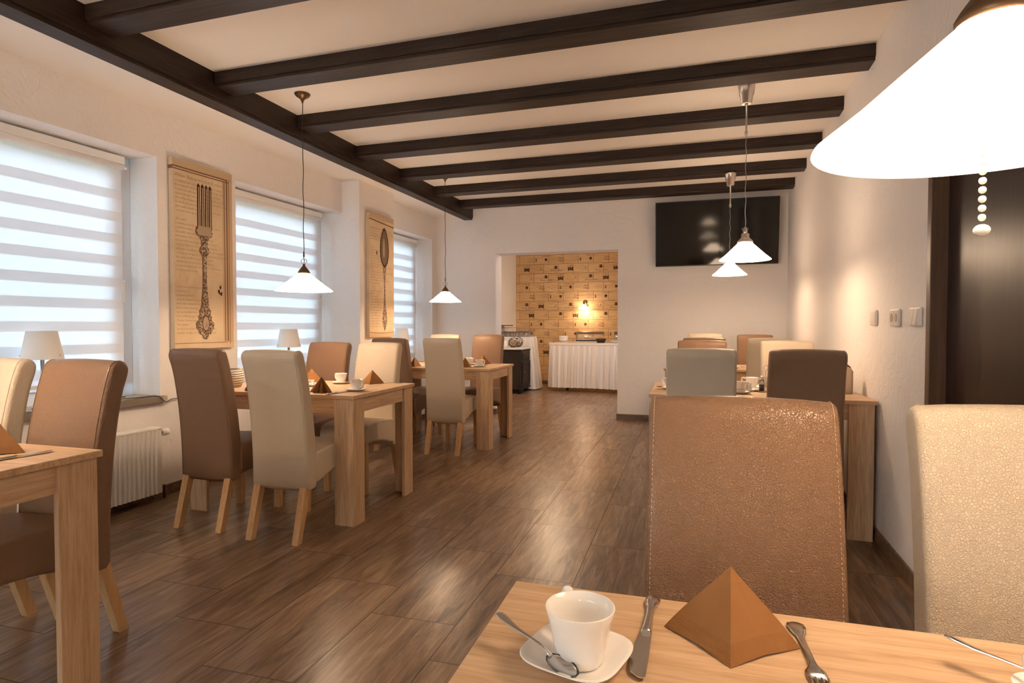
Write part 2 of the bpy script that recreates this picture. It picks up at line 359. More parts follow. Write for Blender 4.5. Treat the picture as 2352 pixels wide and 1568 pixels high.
# ---------------------------------------------------------------- room shell
YB, YN = 7.5, -3.0
struct(box('floor', M['floor'], None, -4.6, 3.2, YN-.2, 12.0, -.1, 0))
ZC, ZL = 2.75, 2.63
struct(box('ceiling', M['ceil'], None, -2.9, 3.2, YN-.2, 12.0, ZC, ZC+.12))
struct(MB().hexa([(-4.1, -3.2, ZL), (-3.09, -3.2, ZL), (-2.865, 7.6, ZL), (-3.6, 7.6, ZL), (-4.1, -3.2, ZL+.3), (-3.09, -3.2, ZL+.3), (-2.865, 7.6, ZL+.3), (-3.6, 7.6, ZL+.3)]).build('ceiling', M['ceil']))
# left wall with window openings
WIN = [(-.55, .86), (1.82, 3.236), (3.934, 5.348), (6.01, 7.362)]  # first opening is an extra unseen window, added for daylight in the foreground
ZS, ZH, PJ = .68, 2.32, .206
m_ = MB(); m_.box(-.42, 0, -3.3, 7.9, 0, ZS); m_.box(-.42, 0, -3.3, 7.9, ZH, 2.95)
edges = [-3.3]+[e for wn in WIN for e in wn]+[7.9]
for a, b in zip(edges[0::2], edges[1::2]): m_.box(-.42, 0, a, b, ZS, ZH)
m_.box(0, PJ, 5.348, 6.01, 0, 2.95)
LW(struct(m_.build('wall_left', M['plaster'])))
# back wall with the passage to the buffet room
m_ = MB(); OX0, OX1, OZ = -2.442, -.845, 2.118
m_.box(-4.2, OX0, YB, YB+.25, 0, 2.95); m_.box(OX1, 1.6, YB, YB+.25, 0, 2.95); m_.box(OX0, OX1, YB, YB+.25, OZ, 2.95)
struct(m_.build('wall_back', M['plaster']))
# right wall with dark door opening
DY0, DY1, DZ = 1.55, 2.905, 2.12
m_ = MB(); m_.box(0, .3, DY1, 7.6, 0, 2.95); m_.box(0, .3, YN-.2, DY0, 0, 2.95); m_.box(0, .3, DY0, DY1, DZ, 2.95)
RW(struct(m_.build('wall_right', M['plaster'])))
d = struct(MB().box(.05, .10, DY0+.04, DY1-.04, 0, DZ-.04).build('door_1', M['darkwood'])); RW(d)
fr = MB(); fr.box(-.012, .12, DY1-.045, DY1, 0, DZ, .003); fr.box(-.012, .12, DY0, DY0+.045, 0, DZ, .003); fr.box(-.012, .12, DY0, DY1, DZ-.045, DZ, .003)
fr.build('door_frame', M['darkframe'], d)
MB().box(.02, .05, DY0+.045, DY0+.9, .0, DZ-.05, .002).build('door_leaf', M['darkwood'], d)
hd = MB().tube([(.02, DY0+.13, 1.05), (-.03, DY0+.13, 1.05), (-.03, DY0+.25, 1.05)], .009).build('door_handle', M['steel'], d)
m_ = MB(); m_.box(-4.6, -3.5, YN-.2, YN, 0, 2.95).box(-1.4, 3.2, YN-.2, YN, 0, 2.95).box(-3.5, -1.4, YN-.2, YN, 2.35, 2.95).box(-3.5, -1.4, YN-.2, YN, 0, .12)
struct(m_.build('wall_near', M['smooth']))
wo = MB().box(-3.5, -1.4, YN-.14, YN-.07, .12, .20).box(-3.5, -1.4, YN-.14, YN-.07, 2.27, 2.35)
for x_ in (-3.5, -2.49, -1.48): wo.box(x_, x_+.08, YN-.14, YN-.07, .2, 2.27)
wo = struct(wo.build('window_5', M['white'])); MB().box(-3.42, -1.48, YN-.11, YN-.105, .2, 2.27).build('window_pane', M['pane'], wo)  # unseen window added behind the camera to brighten surfaces facing it
def portal(loc, rot, sx, sy):      # tells Cycles where the daylight enters
    l = bpy.data.lights.new('daylight_portal', 'AREA'); l.shape = 'RECTANGLE'; l.size = sx; l.size_y = sy; l.cycles.is_portal = True
    o = bpy.data.objects.new('daylight_portal', l); COL.objects.link(o); o.location = loc; o.rotation_euler = rot
# buffet room shell
AY = 11.72
struct(box('wall_alcove_left', M['cream_wall'], None, -3.5, -3.38, YB+.25, AY+.1, 0, 2.75))
struct(MB().box(1.2, 1.32, YB+.25, 9.0, 0, 2.75).box(1.2, 1.32, 9.6, AY+.1, 0, 2.75).box(1.2, 1.32, 9.0, 9.6, 0, .9).box(1.2, 1.32, 9.0, 9.6, 2.1, 2.75).build('wall_alcove_right', M['cream_wall']))
wo = struct(MB().box(1.22, 1.28, 9.0, 9.6, .9, .97).box(1.22, 1.28, 9.0, 9.6, 2.03, 2.1).box(1.22, 1.28, 9.0, 9.07, .97, 2.03).box(1.22, 1.28, 9.53, 9.6, .97, 2.03).build('window_6', M['white'])); MB().box(1.245, 1.25, 9.07, 9.53, .97, 2.03).build('window_pane', M['pane'], wo)  # small unseen window added to bring daylight onto the buffet
struct(box('ceiling', M['ceil'], None, -3.6, -2.9, 7.6, 12.0, ZC, ZC+.12))
wp = struct(box('wall_alcove_back', M['crate'], None, -3.5, 1.3, AY, AY+.12, 0, 2.75))
# baseboards
def bb(name, x0, x1, y0, y1, fn=None):
    o = struct(MB().box(x0, x1, y0, y1, 0, .072, .002).build(name, M['skirt']))
    if fn: fn(o)
bb('baseboard_back', OX1-.011, 1.06, YB-.011, YB-.001); bb('baseboard_back', -3.27, OX0+.011, YB-.011, YB-.001)
bb('baseboard_passage', OX0, OX0+.011, YB, YB+.25); bb('baseboard_passage', OX1-.011, OX1, YB, YB+.25)
bb('baseboard_right', -.012, -.001, 2.92, 7.46, RW); bb('baseboard_left', .001, .012, -2.9, 5.34, LW); bb('baseboard_left', .001, .012, 6.02, 7.3, LW)
bb('baseboard_alcove', -3.37, 1.2, AY-.012, AY-.001)
# faint patch panel on the left ceiling strip
struct(LW(MB().box(.42, .50, 3.25, 4.35, ZL-.004, ZL-.0005).build('trim_1', M['stone']))); bpy.data.objects['trim_1'].data.materials[0] = M['smooth']

# ---------------------------------------------------------------- ceiling beams
g = MB().hexa([(-3.10, -3, 2.575), (-2.975, -3, 2.575), (-2.765, 7.49, 2.575), (-2.875, 7.49, 2.575), (-3.10, -3, ZC+.05), (-2.975, -3, ZC+.05), (-2.765, 7.49, ZC+.05), (-2.875, 7.49, ZC+.05)])
# slightly narrower moulded foot along the right edge
g.m(M['beamy'])
g.hexa([(-2.975, -3, 2.60), (-2.965, -3, 2.60), (-2.755, 7.49, 2.60), (-2.765, 7.49, 2.60), (-2.975, -3, ZC+.04), (-2.965, -3, ZC+.04), (-2.755, 7.49, ZC+.04), (-2.765, 7.49, ZC+.04)])
g.mats = [M['beamy']]
tag(g.build('ceiling_girder', M['beamy']), 'long dark stained timber girder running along the ceiling beside the window side', 'ceiling beam')
ordn = ['above the front-left corner of the photo, nearest of the cross beams in view', 'second of the cross beams from the front', 'third of the cross beams from the front', 'fourth of the cross beams from the front',
        'fifth of the cross beams from the front', 'sixth of the cross beams, next to the last one', 'last of the cross beams, just above the television']
yl = [-2.55, -1.75, -.95, -.15, .65, 1.46, 2.265, 3.085, 3.885, 4.69, 5.495, 6.285, 7.05]
for i, y in enumerate(yl):
    j = i-6
    if j < 0 and i != 5 and i != 4 and i != 3: continue
    x0 = -2.965+(y+3)/10.49*.21; x1 = 1.02+(y-2.9)*.026
    b = MB(); dx = x1-x0
    b.box(0, dx, 0, .155, -.092, 0, .004, 1); b.box(0, dx, -.009, .006, -.072, 0, .003, 1); b.box(0, dx, .149, .164, -.072, 0, .003, 1)
    o = b.build('ceiling_beam', M['beamx']); o.location = (x0, y, ZC+.001); o.rotation_euler = (0, 0, -.0175)
    tag(o, 'dark stained timber cross beam, '+(ordn[j] if j >= 0 else 'overhead before the visible ones, out of the photo'), 'ceiling beam', 'dark cross beams under the ceiling')

# ---------------------------------------------------------------- windows, sills, blinds
FX = -.25
portal((1.45, 9.3, 1.5), (PI/2, 0, PI/2), .6, 1.2)
portal((-2.45, YN-.3, 1.24), (PI/2, 0, PI), 2.1, 2.25)
for a_, b_ in WIN: portal(wl(-.45, (a_+b_)/2, 1.5), (PI/2, 0, -PI/2-LA), b_-a_, 1.66)
wnames = ['added unseen beside the viewer for daylight', 'with the nearest lamp before it', 'between the fork and spoon pictures', 'farthest, beyond the spoon picture']
for k, (a, b) in enumerate(WIN):
    wo = struct(MB().box(FX-.07, FX, a, b, ZS, ZS+.10, .004).box(FX-.07, FX, a, b, ZH-.06, ZH, .004).box(FX-.07, FX, a, a+.075, ZS, ZH, .004).box(FX-.07, FX, b-.075, b, ZS, ZH, .004).build('window_%d' % (k+1), M['white'])); LW(wo)
    s0, s1 = a+.07, b-.07; mid = (a+b)/2
    sash = MB()
    for q0, q1 in ((s0, s1),):
        sash.box(FX-.045, FX+.012, q0, q1, ZS+.09, ZS+.165, .004).box(FX-.045, FX+.012, q0, q1, ZH-.125, ZH-.05, .004)
        sash.box(FX-.045, FX+.012, q0, q0+.07, ZS+.09, ZH-.05, .004).box(FX-.045, FX+.012, q1-.07, q1, ZS+.09, ZH-.05, .004)
    sh = sash.build('window_sash', M['white'], wo)
    gk = MB(); gk.box(FX-.03, FX-.012, s1-.115, s1-.072, ZS+.165, ZH-.125); gk.box(FX-.03, FX-.012, s0+.072, s0+.10, ZS+.165, ZH-.125)
    gk.build('gasket', M['gasket'], sh)
    MB().box(FX-.026, FX-.020, s0+.07, s1-.07, ZS+.165, ZH-.125).build('window_pane', M['pane'], sh)
    hb = MB(); hy = s1-.035
    hb.box(FX+.012, FX+.028, hy-.016, hy+.016, 1.43, 1.50, .004).box(FX+.028, FX+.05, hy-.012, hy+.012, 1.455, 1.485, .004).box(FX+.044, FX+.062, hy-.012, hy+.012, 1.33, 1.487, .005)
    hh = hb.build('window_handle', M['white'], sh); MB().lathe([(.006, 0), (.006, .004)], 12, mtx=Matrix.Translation((FX+.062, hy, 1.47)) @ Matrix.Rotation(PI/2, 4, 'Y')).build('lock', M['steel'], hh)
    sl = MB().box(FX+.002, .035, a-.02 if False else a, b, ZS-.035, ZS+.012, .006); sl.box(0.0005, .035, a-.03, b+.03 if k != 2 else b-.002, ZS-.035, ZS+.012, .006)
    s_ = struct(sl.build('trim_sill', M['stone'])); LW(s_)
    # zebra roller blind
    e0, e1 = a+.11, b-.11; bx = -.195
    bl = empty('zebra_blind', wl(bx, (e0+e1)/2, ZH-.06), -LA, 'white zebra roller blind in the window '+wnames[k], 'blind', 'zebra roller blinds in the windows')
    h = (e1-e0)/2; z0 = -(ZH-.06)
    MB().box(-.03, .032, -h-.01, h+.01, -.005, .045, .006).build('headrail', M['white'], bl)
    R_ = MB().lathe([(.024, 0), (.024, 2*h)], 20, mtx=Matrix.Translation((.012, -h, -.022)) @ Matrix.Rotation(-PI/2, 4, 'X')).build('roller', M['white'], bl)
    bands = MB(); sheer = MB(); top = 2.24; zt = 2.076; pit = .1466; zb = .815
    bands.box(-.001, .001, -h, h, zt+z0, top+z0)
    z = zt
    while z > zb+.03:
        g0 = z-.060; sheer.box(-.0012, -.0004, -h, h, max(g0, zb)+z0, z+z0); z1 = max(z-pit, zb)
        if g0 > z1: bands.box(-.001, .001, -h, h, z1+z0, g0+z0)
        z -= pit
    bands.build('dense_stripe', M['band'], bl); sheer.build('sheer_stripe', M['sheer'], bl)
    MB().box(-.008, .008, -h, h, zb-.022+z0, zb+z0, .004).build('bottom_rail', M['white'], bl)
    MB().sphere((.03, h+.012, -.03), .012, 10).build('end_cap', M['white'], bl)

cv = MB(); prof = []
for i in range(221):
    t_ = i/220; cv_x = -3.6+2.3*t_; prof.append((cv_x, YN+.06+.022*math.sin(t_*105)))
r0_ = [cv.b.verts.new((x_, y_, .03)) for x_, y_ in prof]; r1_ = [cv.b.verts.new((x_, y_, 2.45)) for x_, y_ in prof]
for i in range(220): f_ = cv.b.faces.new((r0_[i], r0_[i+1], r1_[i+1], r1_[i])); f_.smooth = True
M['curtain'] = translucent('added_cream_curtain', (.96, .78, .58), .12, .28)
tag(cv.build('added_curtain', M['curtain']), 'cream sheer curtain added before the unseen window behind the viewer', 'curtain')  # added out of view to soften and warm the daylight from behind
# ---------------------------------------------------------------- outside the windows
struct(box('ground_outside', M['grass'], None, -30, -4.3, -25, 30, -.6, -.5))
f = empty('garden_fence', (-13.0, 3, -.5), 0, 'grey slatted fence across the garden outside the windows', 'fence')
fb = MB()
for i in range(90): fb.box(0, .03, -16+i*.36, -16+i*.36+.24, .1, 1.5)
fb.build('slat_panel', M['greyfence'], f)
pf = MB().box(-.02, .0, -16, 16, .4, .5).box(-.02, 0, -16, 16, 1.2, 1.3).build('rail', M['greyfence'], f)
hg = MB()
for i in range(60): hg.sphere((-15.5+random.uniform(-.8, .8), -16+i*.6, .9+random.uniform(-.4, .5)), random.uniform(.7, 1.4), 10)
tag(hg.build('garden_hedge', M['leaf']), 'grey green hedge behind the garden fence outside', 'hedge')
def tree(x, y, h, sd, lab):
    rnd = random.Random(sd); o = empty('bare_tree', (x, y, -.5), rnd.uniform(0, 6), lab, 'tree', 'bare trees outside the windows')
    MB().tube([(0, 0, 0), (.05, .02, h*.3), (-.03, .06, h*.6), (.02, 0, h)], [.16, .13, .09, .03], 8).build('trunk', M['bark'], o)
    br = MB()
    for i in range(26):
        z = h*rnd.uniform(.3, .95); a = rnd.uniform(0, 2*PI); l = rnd.uniform(.8, 2.4)*(1.2-z/h*.6)
        d_ = Vector((math.cos(a), math.sin(a), rnd.uniform(.3, .9))).normalized(); p0 = Vector((0, 0, z)); p1 = p0+d_*l*.5+Vector((0, 0, -.05)); p2 = p0+d_*l
        br.tube([p0, p1, p2], [.045, .03, .012], 6)
        for q in range(4):
            a2 = rnd.uniform(0, 2*PI); dd = (d_+Vector((math.cos(a2), math.sin(a2), .4))*.7).normalized(); st = p0+d_*l*rnd.uniform(.4, .9); br.tube([st, st+dd*l*.4], [.015, .006], 5)
    br.build('branches', M['bark'], o)
for i, (x, y, h) in enumerate([(-11, 3.5, 6.5), (-10.2, 6.6, 7), (-12.0, 9.5, 6), (-10.5, 13.5, 7.5), (-9.5, 1.2, 7)]):
    tree(x, y, h, 10+i, 'bare garden tree outside, '+['seen through the nearest window', 'behind the nearest window to the right', 'behind the middle window', 'behind the farthest window', 'at the left edge of the nearest window'][i])

# ---------------------------------------------------------------- radiators
def radiator(a, b, lab, foot=False):
    r = empty('radiator', wl(.075, (a+b)/2, 0), -LA, lab, 'radiator', 'panel radiators below the windows'); h = (b-a)/2
    p = MB(); n = int(h*2/.033); pts = [(-.045, -h), (.045, -h)]
    for i in range(n):
        y = -h+.02+i*(2*h-.04)/n; st = (2*h-.04)/n
        pts += [(.045, y), (.052, y+st*.2), (.052, y+st*.55), (.045, y+st*.75)]
    pts += [(.045, h), (-.045, h)]
    p.prism(pts, .06, .485); p.build('panel', M['whitemetal'], r)
    t = MB().box(-.05, .05, -h-.004, h+.004, .485, .497, .003)
    for i in range(int(h*2/.05)): t.box(-.035, .035, -h+.03+i*.05, -h+.05+i*.05, .496, .499)
    t.build('top_grille', M['whitemetal'], r)
    MB().tube([(-.01, h, .45), (-.01, h+.05, .45)], .012).build('valve_body', M['brass'], r)
    MB().tube([(-.01, h, .09), (-.01, h+.06, .09), (-.01, h+.06, 0.002)], .009).build('return_pipe', M['brass'], r)
    MB().lathe([(.014, 0), (.024, .004), (.025, .03), (.022, .05), (.0, .052)], 20, mtx=Matrix.Translation((-.01, h+.045, .45)) @ Matrix.Rotation(-PI/2, 4, 'X')).build('thermostat_head', M['white'], r)
    if foot:
        ft = MB()
        for y in (-h+.14, -h+.24):
            ft.tube([(0, y, .06), (.03, y+.01, .04), (.05, y+.02, .002)], .012); ft.tube([(0, y, .06), (0, y-.02, .03), (.0, y-.03, .002)], .012)
        ft.build('floor_bracket', M['white'], r)
radiator(2.05, 3.14, 'ribbed white panel radiator under the nearest window'); radiator(4.12, 5.22, 'white panel radiator under the middle window, mostly hidden behind chairs', True); radiator(6.12, 7.2, 'white panel radiator under the farthest window, hidden behind chairs')

# ---------------------------------------------------------------- tables
def make_table():
    r = empty('dining_table', (0, 0, 0), 0, 'x', 'table'); L_, Wd, H_ = 1.2, .8, .766
    MB().box(0, L_, 0, Wd, H_-.022, H_, .0015, 1).build('tabletop', M['oakx'], r)
    i0 = .012; t = .022; a = .125
    for sx in (0, 1):
        for sy in (0, 1):
            b = MB(); X = (lambda q: i0+q if not sx else L_-i0-q); Y = (lambda q: i0+q if not sy else Wd-i0-q)
            xs = sorted((X(0), X(a))); ys = sorted((Y(0), Y(t))); b.box(*xs, *ys, 0, H_-.022, .001, 1)
            xs = sorted((X(0), X(t))); ys = sorted((Y(t+.0003), Y(a))); b.box(*xs, *ys, 0, H_-.022, .001, 1)
            b.build('leg', M['oakz'], r)
    for sy in (0, 1):
        y = i0+.012 if not sy else Wd-i0-.012-.02
        MB().box(i0+a, L_-i0-a, y, y+.02, H_-.022-.088, H_-.022).build('apron', M['oakx'], r)
    for sx in (0, 1):
        x = i0+.012 if not sx else L_-i0-.012-.02
        MB().box(x, x+.02, i0+a, Wd-i0-a, H_-.022-.088, H_-.022).build('apron', M['oaky'], r)
    return r
T = make_table(); TH = .766
for (x, y, lab) in [(-3.03, .68, 'light oak dining table cut off at the left edge of the photo'), (-3.045, 3.025, 'light oak dining table beside the middle window, under the nearer brass pendant'),
                    (-2.975, 5.27, 'light oak dining table near the passage, under the farther brass pendant'), (-.222, 3.61, 'light oak dining table along the right wall with the wire cruet and menu holder'),
                    (-.222, 5.82, 'farthest light oak dining table on the right, below the television'), (-.259, .10, 'light oak dining table in the foreground with cup, knife, napkin and fork')]:
    o = place(T, used, (x, y, 0), 0, lab, 'light oak dining tables')
    if y < .5: o.scale = (.955, 1, 1)

# ---------------------------------------------------------------- chairs
BP = [(.10, .27), (.098, .36), (.096, .46), (.086, .60), (.072, .72), (.052, .84), (.034, .92), (.018, .965), (.010, .99), (.009, 1.008), (.016, 1.024), (.032, 1.035), (.052, 1.038), (.070, 1.032), (.082, 1.018), (.090, .998), (.099, .97), (.112, .925), (.130, .85), (.150, .75), (.168, .64), (.180, .53), (.186, .44), (.188, .34), (.184, .285), (.170, .272)]
SP = [(.165, .30), (.165, .44), (.175, .468), (.22, .480), (.32, .487), (.43, .487), (.52, .481), (.562, .470), (.582, .452), (.590, .42), (.591, .385), (.587, .362), (.575, .352), (.50, .354), (.40, .350), (.30, .330), (.22, .304)]
def smooth_prof(p, n=2):
    for _ in range(n):
        q = []
        for i in range(len(p)):
            a, b = p[i], p[(i+1) % len(p)]
            q += [(a[0]*.75+b[0]*.25, a[1]*.75+b[1]*.25), (a[0]*.25+b[0]*.75, a[1]*.25+b[1]*.75)]
        p = q
    return p
def make_chair(key, stitched, det=1):
    r = empty('dining_chair', (0, 0, 0), 0, 'x', 'chair', 'high-backed leather dining chairs'); W = .181
    st = [(-W, .016), (-W+.0015, .009), (-W+.005, .004), (-W+.011, .001), (-W+.022, 0), (-.12, -.003), (-.06, -.005), (0, -.006), (.06, -.005), (.12, -.003), (W-.022, 0), (W-.011, .001), (W-.005, .004), (W-.0015, .009), (W, .016)]
    bp = smooth_prof(BP, det); b = MB().loft(bp, st)
    for v in b.b.verts: v.co.x *= 1.0-.022*max(0, (v.co.z-.5)/.54)
    b.build('backrest', M[key], r)
    sp = smooth_prof(SP, det); b = MB().loft(sp, [(x*1.02, i) for x, i in st]); b.build('seat', M[key], r)
    th = M['thread_tan' if key == 'brown' else 'thread_cream']
    sm = MB(); n = len(bp)
    def ed(x, y, z): return (x*(1.0-.022*max(0, (z-.5)/.54)), y, z)
    cy = sum(p[0] for p in bp)/n
    for s in (-1, 1):
        sm = MB(); x = s*(W-.0115)
        if stitched:
            # dashed double stitch following the edge of the front and back panel
            acc = 0; P = [Vector((0, p[0], p[1])) for p in bp]; path = []
            for i in range(n):
                A, B = P[i], P[(i+1) % n]
                if min(A.z, B.z) < .30: continue
                l = (B-A).length; k = max(1, int(l/.0085)); 
                for q in range(k): path.append((A+(B-A)*(q/k), (B-A).normalized()))
            nrm = 1
            for p, t in path:
                o_ = Vector((0, -t.z, t.y)); o_ = -o_ if o_.y*(p.y-.1) < 0 and p.z < 1.0 else o_
                if p.z >= 1.0: o_ = Vector((0, 0, 1)) if o_.z == 0 else (o_ if o_.z > 0 else -o_)
                for dsh in (0,):
                    c0 = p+o_*.0004; a_ = c0-t*.0026; b_ = c0+t*.0026
                    sm.tube([ed(x, a_.y, a_.z), ed(x, b_.y, b_.z)], .0007, 5)
        else:
            pts = [ed(x, p[0], p[1]) for p in bp if p[1] > .29]
            k = max(range(len(pts)), key=lambda i: -pts[i][2] if pts[i][1] < .12 else -9)
            sm.tube(pts, .0011, 4)
        sm.build('stitching' if stitched else 'seam', th if stitched else M[key], r)
    for s in (-1, 1):
        x = s*.148
        MB().hexa([(x-.019, .525, 0), (x+.019, .525, 0), (x+.019, .563, 0), (x-.019, .563, 0), (x-.022, .53, .36), (x+.022, .53, .36), (x+.022, .575, .36), (x-.022, .575, .36)]).build('leg', M['beech'], r)
        MB().hexa([(x-.018, .022, 0), (x+.018, .022, 0), (x+.018, .060, 0), (x-.018, .060, 0), (x-.021, .102, .30), (x+.021, .102, .30), (x+.021, .148, .30), (x-.021, .148, .30)]).build('leg', M['beech'], r)
    return r
CH = {'brown': make_chair('brown', False), 'cream': make_chair('cream', False)}
CHS = {'brown': make_chair('brown', True, 2), 'cream': make_chair('cream', True, 2)}
chairs = [
 ('brown', .100, 1.335, PI, 1, 'brown leather chair facing the viewer across the foreground table, largest in the photo', .985),
 ('cream', .580, 1.335, PI, 1, 'cream leather chair cut off at the right edge, across the foreground table', .985),
 ('brown', -2.236, 1.79, PI, 0, 'brown leather chair behind the table at the left edge, front lit and facing the viewer', 1.0),
 ('cream', -2.705, 1.78, PI, 0, 'cream leather chair cut off at the left edge, beside the window lamp', 1.0),
 ('brown', -2.69, 2.71, 0, 0, 'brown leather chair seen from behind below the fork picture', 1.0),
 ('cream', -2.150, 2.665, 0, 0, 'cream leather chair seen from behind at the middle window table, next to a brown one', 1.0),
 ('brown', -2.745, 4.21, PI, 0, 'brown leather chair facing the viewer on the far side of the middle window table', 1.0),
 ('cream', -2.30, 4.21, PI, 0, 'cream leather chair facing the viewer on the far side of the middle window table', 1.0),
 ('brown', -2.66, 4.95, 0, 0, 'brown leather chair turned away, mostly hidden below the spoon picture', 1.015),
 ('cream', -2.14, 4.95, 0, 0, 'cream leather chair turned away at the table near the passage', 1.02),
 ('cream', -2.70, 6.46, PI, 0, 'cream leather chair behind the table near the passage, only its top showing', 1.03),
 ('brown', -2.17, 6.46, PI, 0, 'brown leather chair facing the viewer at the table near the passage, beside the opening', 1.03),
 ('cream', .065, 3.25, 0, 0, 'cream leather chair turned away in shade, left one before the right wall table', 1.01),
 ('brown', .575, 3.25, 0, 0, 'dark looking brown leather chair turned away, right one before the right wall table', 1.01),
 ('brown', .100, 4.80, PI, 0, 'brown leather chair facing the viewer behind the right wall table, left one of the pair', 1.02),
 ('cream', .690, 4.80, PI, 0, 'cream leather chair facing the viewer behind the right wall table, right one of the pair', 1.02),
 ('brown', .133, 5.43, 0, 0, 'brown leather chair turned away before the farthest right table, only its top edge showing', 1.025),
 ('cream', .665, 5.43, 0, 0, 'cream leather chair turned away before the farthest right table', 1.025),
 ('cream', .172, 6.85, PI, 0, 'cream leather chair behind the farthest right table, only its top showing', 1.045),
 ('brown', .678, 6.85, PI, 0, 'brown leather chair behind the farthest right table, below the right part of the television', 1.035)]
for key, x, y, rz, stt, lab, zs in chairs:
    o = place((CHS if stt else CH)[key], used, (x, y, 0), rz, lab); o.scale = (1, 1, zs)

# ---------------------------------------------------------------- pendant lamps
def shade_mesh(R, h, r0, parent, name='lamp_shade', kind=''):
    s = MB(); s.cap = False
    s.lathe([(R, 0), (R*.992, .004), (R-(R-r0)*.3, h*.285), (R-(R-r0)*.6, h*.585), (r0+.006, h*.94), (r0, h), (r0-.003, h), (r0+.003, h*.94-.002), (R-(R-r0)*.6-.003, h*.585-.002), (R-(R-r0)*.3-.003, h*.285-.003), (R*.992-.004, .001), (R, 0)], 64)
    return s.build(name, M['opal'+kind], parent, smooth=True)
def pendant(x, y, zr, R, h, zc, style, lab, chain=False, kind=''):
    o = empty('pendant_lamp', (x, y, zr), 0, lab, 'lamp', 'glass pendant lamps'); m = M['brass'] if style == 'brass' else M['brushed']; D = zc-zr
    shade_mesh(R, h, .036, o, kind=kind)
    bm = MB().sphere((0, 0, .035 if not chain else .05), .026, 16, (1, 1, 1.25)); bm.build('bulb', M['bulb'+kind], o)
    if style == 'brass':
        MB().lathe([(.040, h-.006), (.041, h+.003), (.036, h+.012), (.026, h+.026), (.016, h+.040), (.009, h+.048), (.007, h+.060), (.0, h+.060)], 28).build('shade_cap', m, o)
        lp = MB(); pts = []
        for i in range(17):
            a = -PI/2+2*PI*i/16*.999; pts.append((.022*math.cos(a)*(1-.25*math.sin(a)*-1), 0, h+.077+.018*math.sin(a)))
        lp.tube(pts, .0018, 6); lp.build('loop', m, o)
        c = MB(); zt = D; pts = [(0, 0, h+.06), (.004, 0, h+.085), (-.004, 0, h+.11), (0, 0, h+.13)]
        n = 30; pts += [(.0018*math.sin(i*.9), .0018*math.cos(i*.7), h+.13+(zt-.045-h-.13)*i/n) for i in range(1, n+1)]
        c.tube(pts, .0026, 6); c.build('cord', M['cord'], o)
        MB().lathe([(.0035, h+.105), (.006, h+.11), (.006, h+.125), (.0045, h+.128), (.006, h+.14), (.0035, h+.145)], 12).build('cord_grip', m, o)
        MB().lathe([(.006, D-.062), (.008, D-.05), (.016, D-.036), (.034, D-.024), (.044, D-.017), (.052, D-.006), (.052, D-.001)], 28).build('ceiling_rose', m, o)
    else:
        MB().lathe([(.050, h-.008), (.048, h+.003), (.030, h+.022), (.026, h+.026), (.026, h+.05), (.022, h+.052), (.0, h+.052)], 28).build('shade_cap', m, o)
        MB().lathe([(.012, h+.05), (.014, h+.055), (.014, h+.08), (.008, h+.085), (.008, h+.095), (.0, h+.095)], 20).build('lamp_holder', m, o)
        MB().tube([(.02*math.cos(a), .004, h+.084+.008*math.sin(a)) for a in [i*2*PI/16 for i in range(17)]], .0012, 5).build('wire_clip', m, o)
        n = 24; zt = D-.32; pts = [(.0025*math.sin(i*1.1), .0025*math.cos(i*.8), h+.09+(zt-h-.09)*i/n) for i in range(n+1)]
        MB().tube(pts, .0026, 6).build('cord', M['greycord'], o)
        MB().lathe([(.0, D-.335), (.008, D-.33), (.010, D-.32), (.010, D-.30), (.006, D-.295), (.006, D-.135), (.010, D-.13), (.010, D-.12)], 14).build('rod', m, o)
        MB().lathe([(.030, D-.122), (.034, D-.12), (.040, D-.065), (.046, D-.062), (.052, D-.012), (.054, D-.008), (.054, D-.001)], 28).build('ceiling_cup', m, o)
    if chain:
        c = MB(); z = .06
        while z > -.1: c.sphere((-.022, -.03, z), .0042, 8); z -= .0105
        c.build('pull_chain', M['whitemetal'], o); MB().sphere((-.022, -.03, -.112), .0085, 12, (1, 1, .8)).build('chain_ball', M['whitemetal'], o)
    return o
pendant(.345, .845, 1.392, .194, .140, ZC, 'brass', 'large glowing opal glass cone pendant close to the viewer with bead pull chain', True, '_near')
pendant(-2.535, 3.535, 1.408, .190, .125, ZC, 'brass', 'glowing glass cone pendant on a brown cord before the middle window')
pendant(-2.475, 5.88, 1.423, .168, .112, ZC, 'brass', 'smaller looking glass cone pendant on a brown cord near the spoon picture', kind='_far')
pendant(.356, 4.24, 1.605, .162, .122, ZC, 'nickel', 'glass cone pendant with nickel fittings, nearer one before the television', kind='_far')
pendant(.385, 6.25, 1.668, .162, .122, 2.662, 'nickel', 'glass cone pendant with nickel fittings, farther one below the television', kind='_far')
pendant(-2.45, 1.08, 1.41, .190, .125, ZC, 'brass', 'glass cone pendant above the front left table, out of the photo')
pendant(.4, -1.6, 1.45, .190, .125, ZC, 'brass', 'unseen glass cone pendant added behind the viewer for more light')  # extra lamp added behind the camera to lift the room brightness

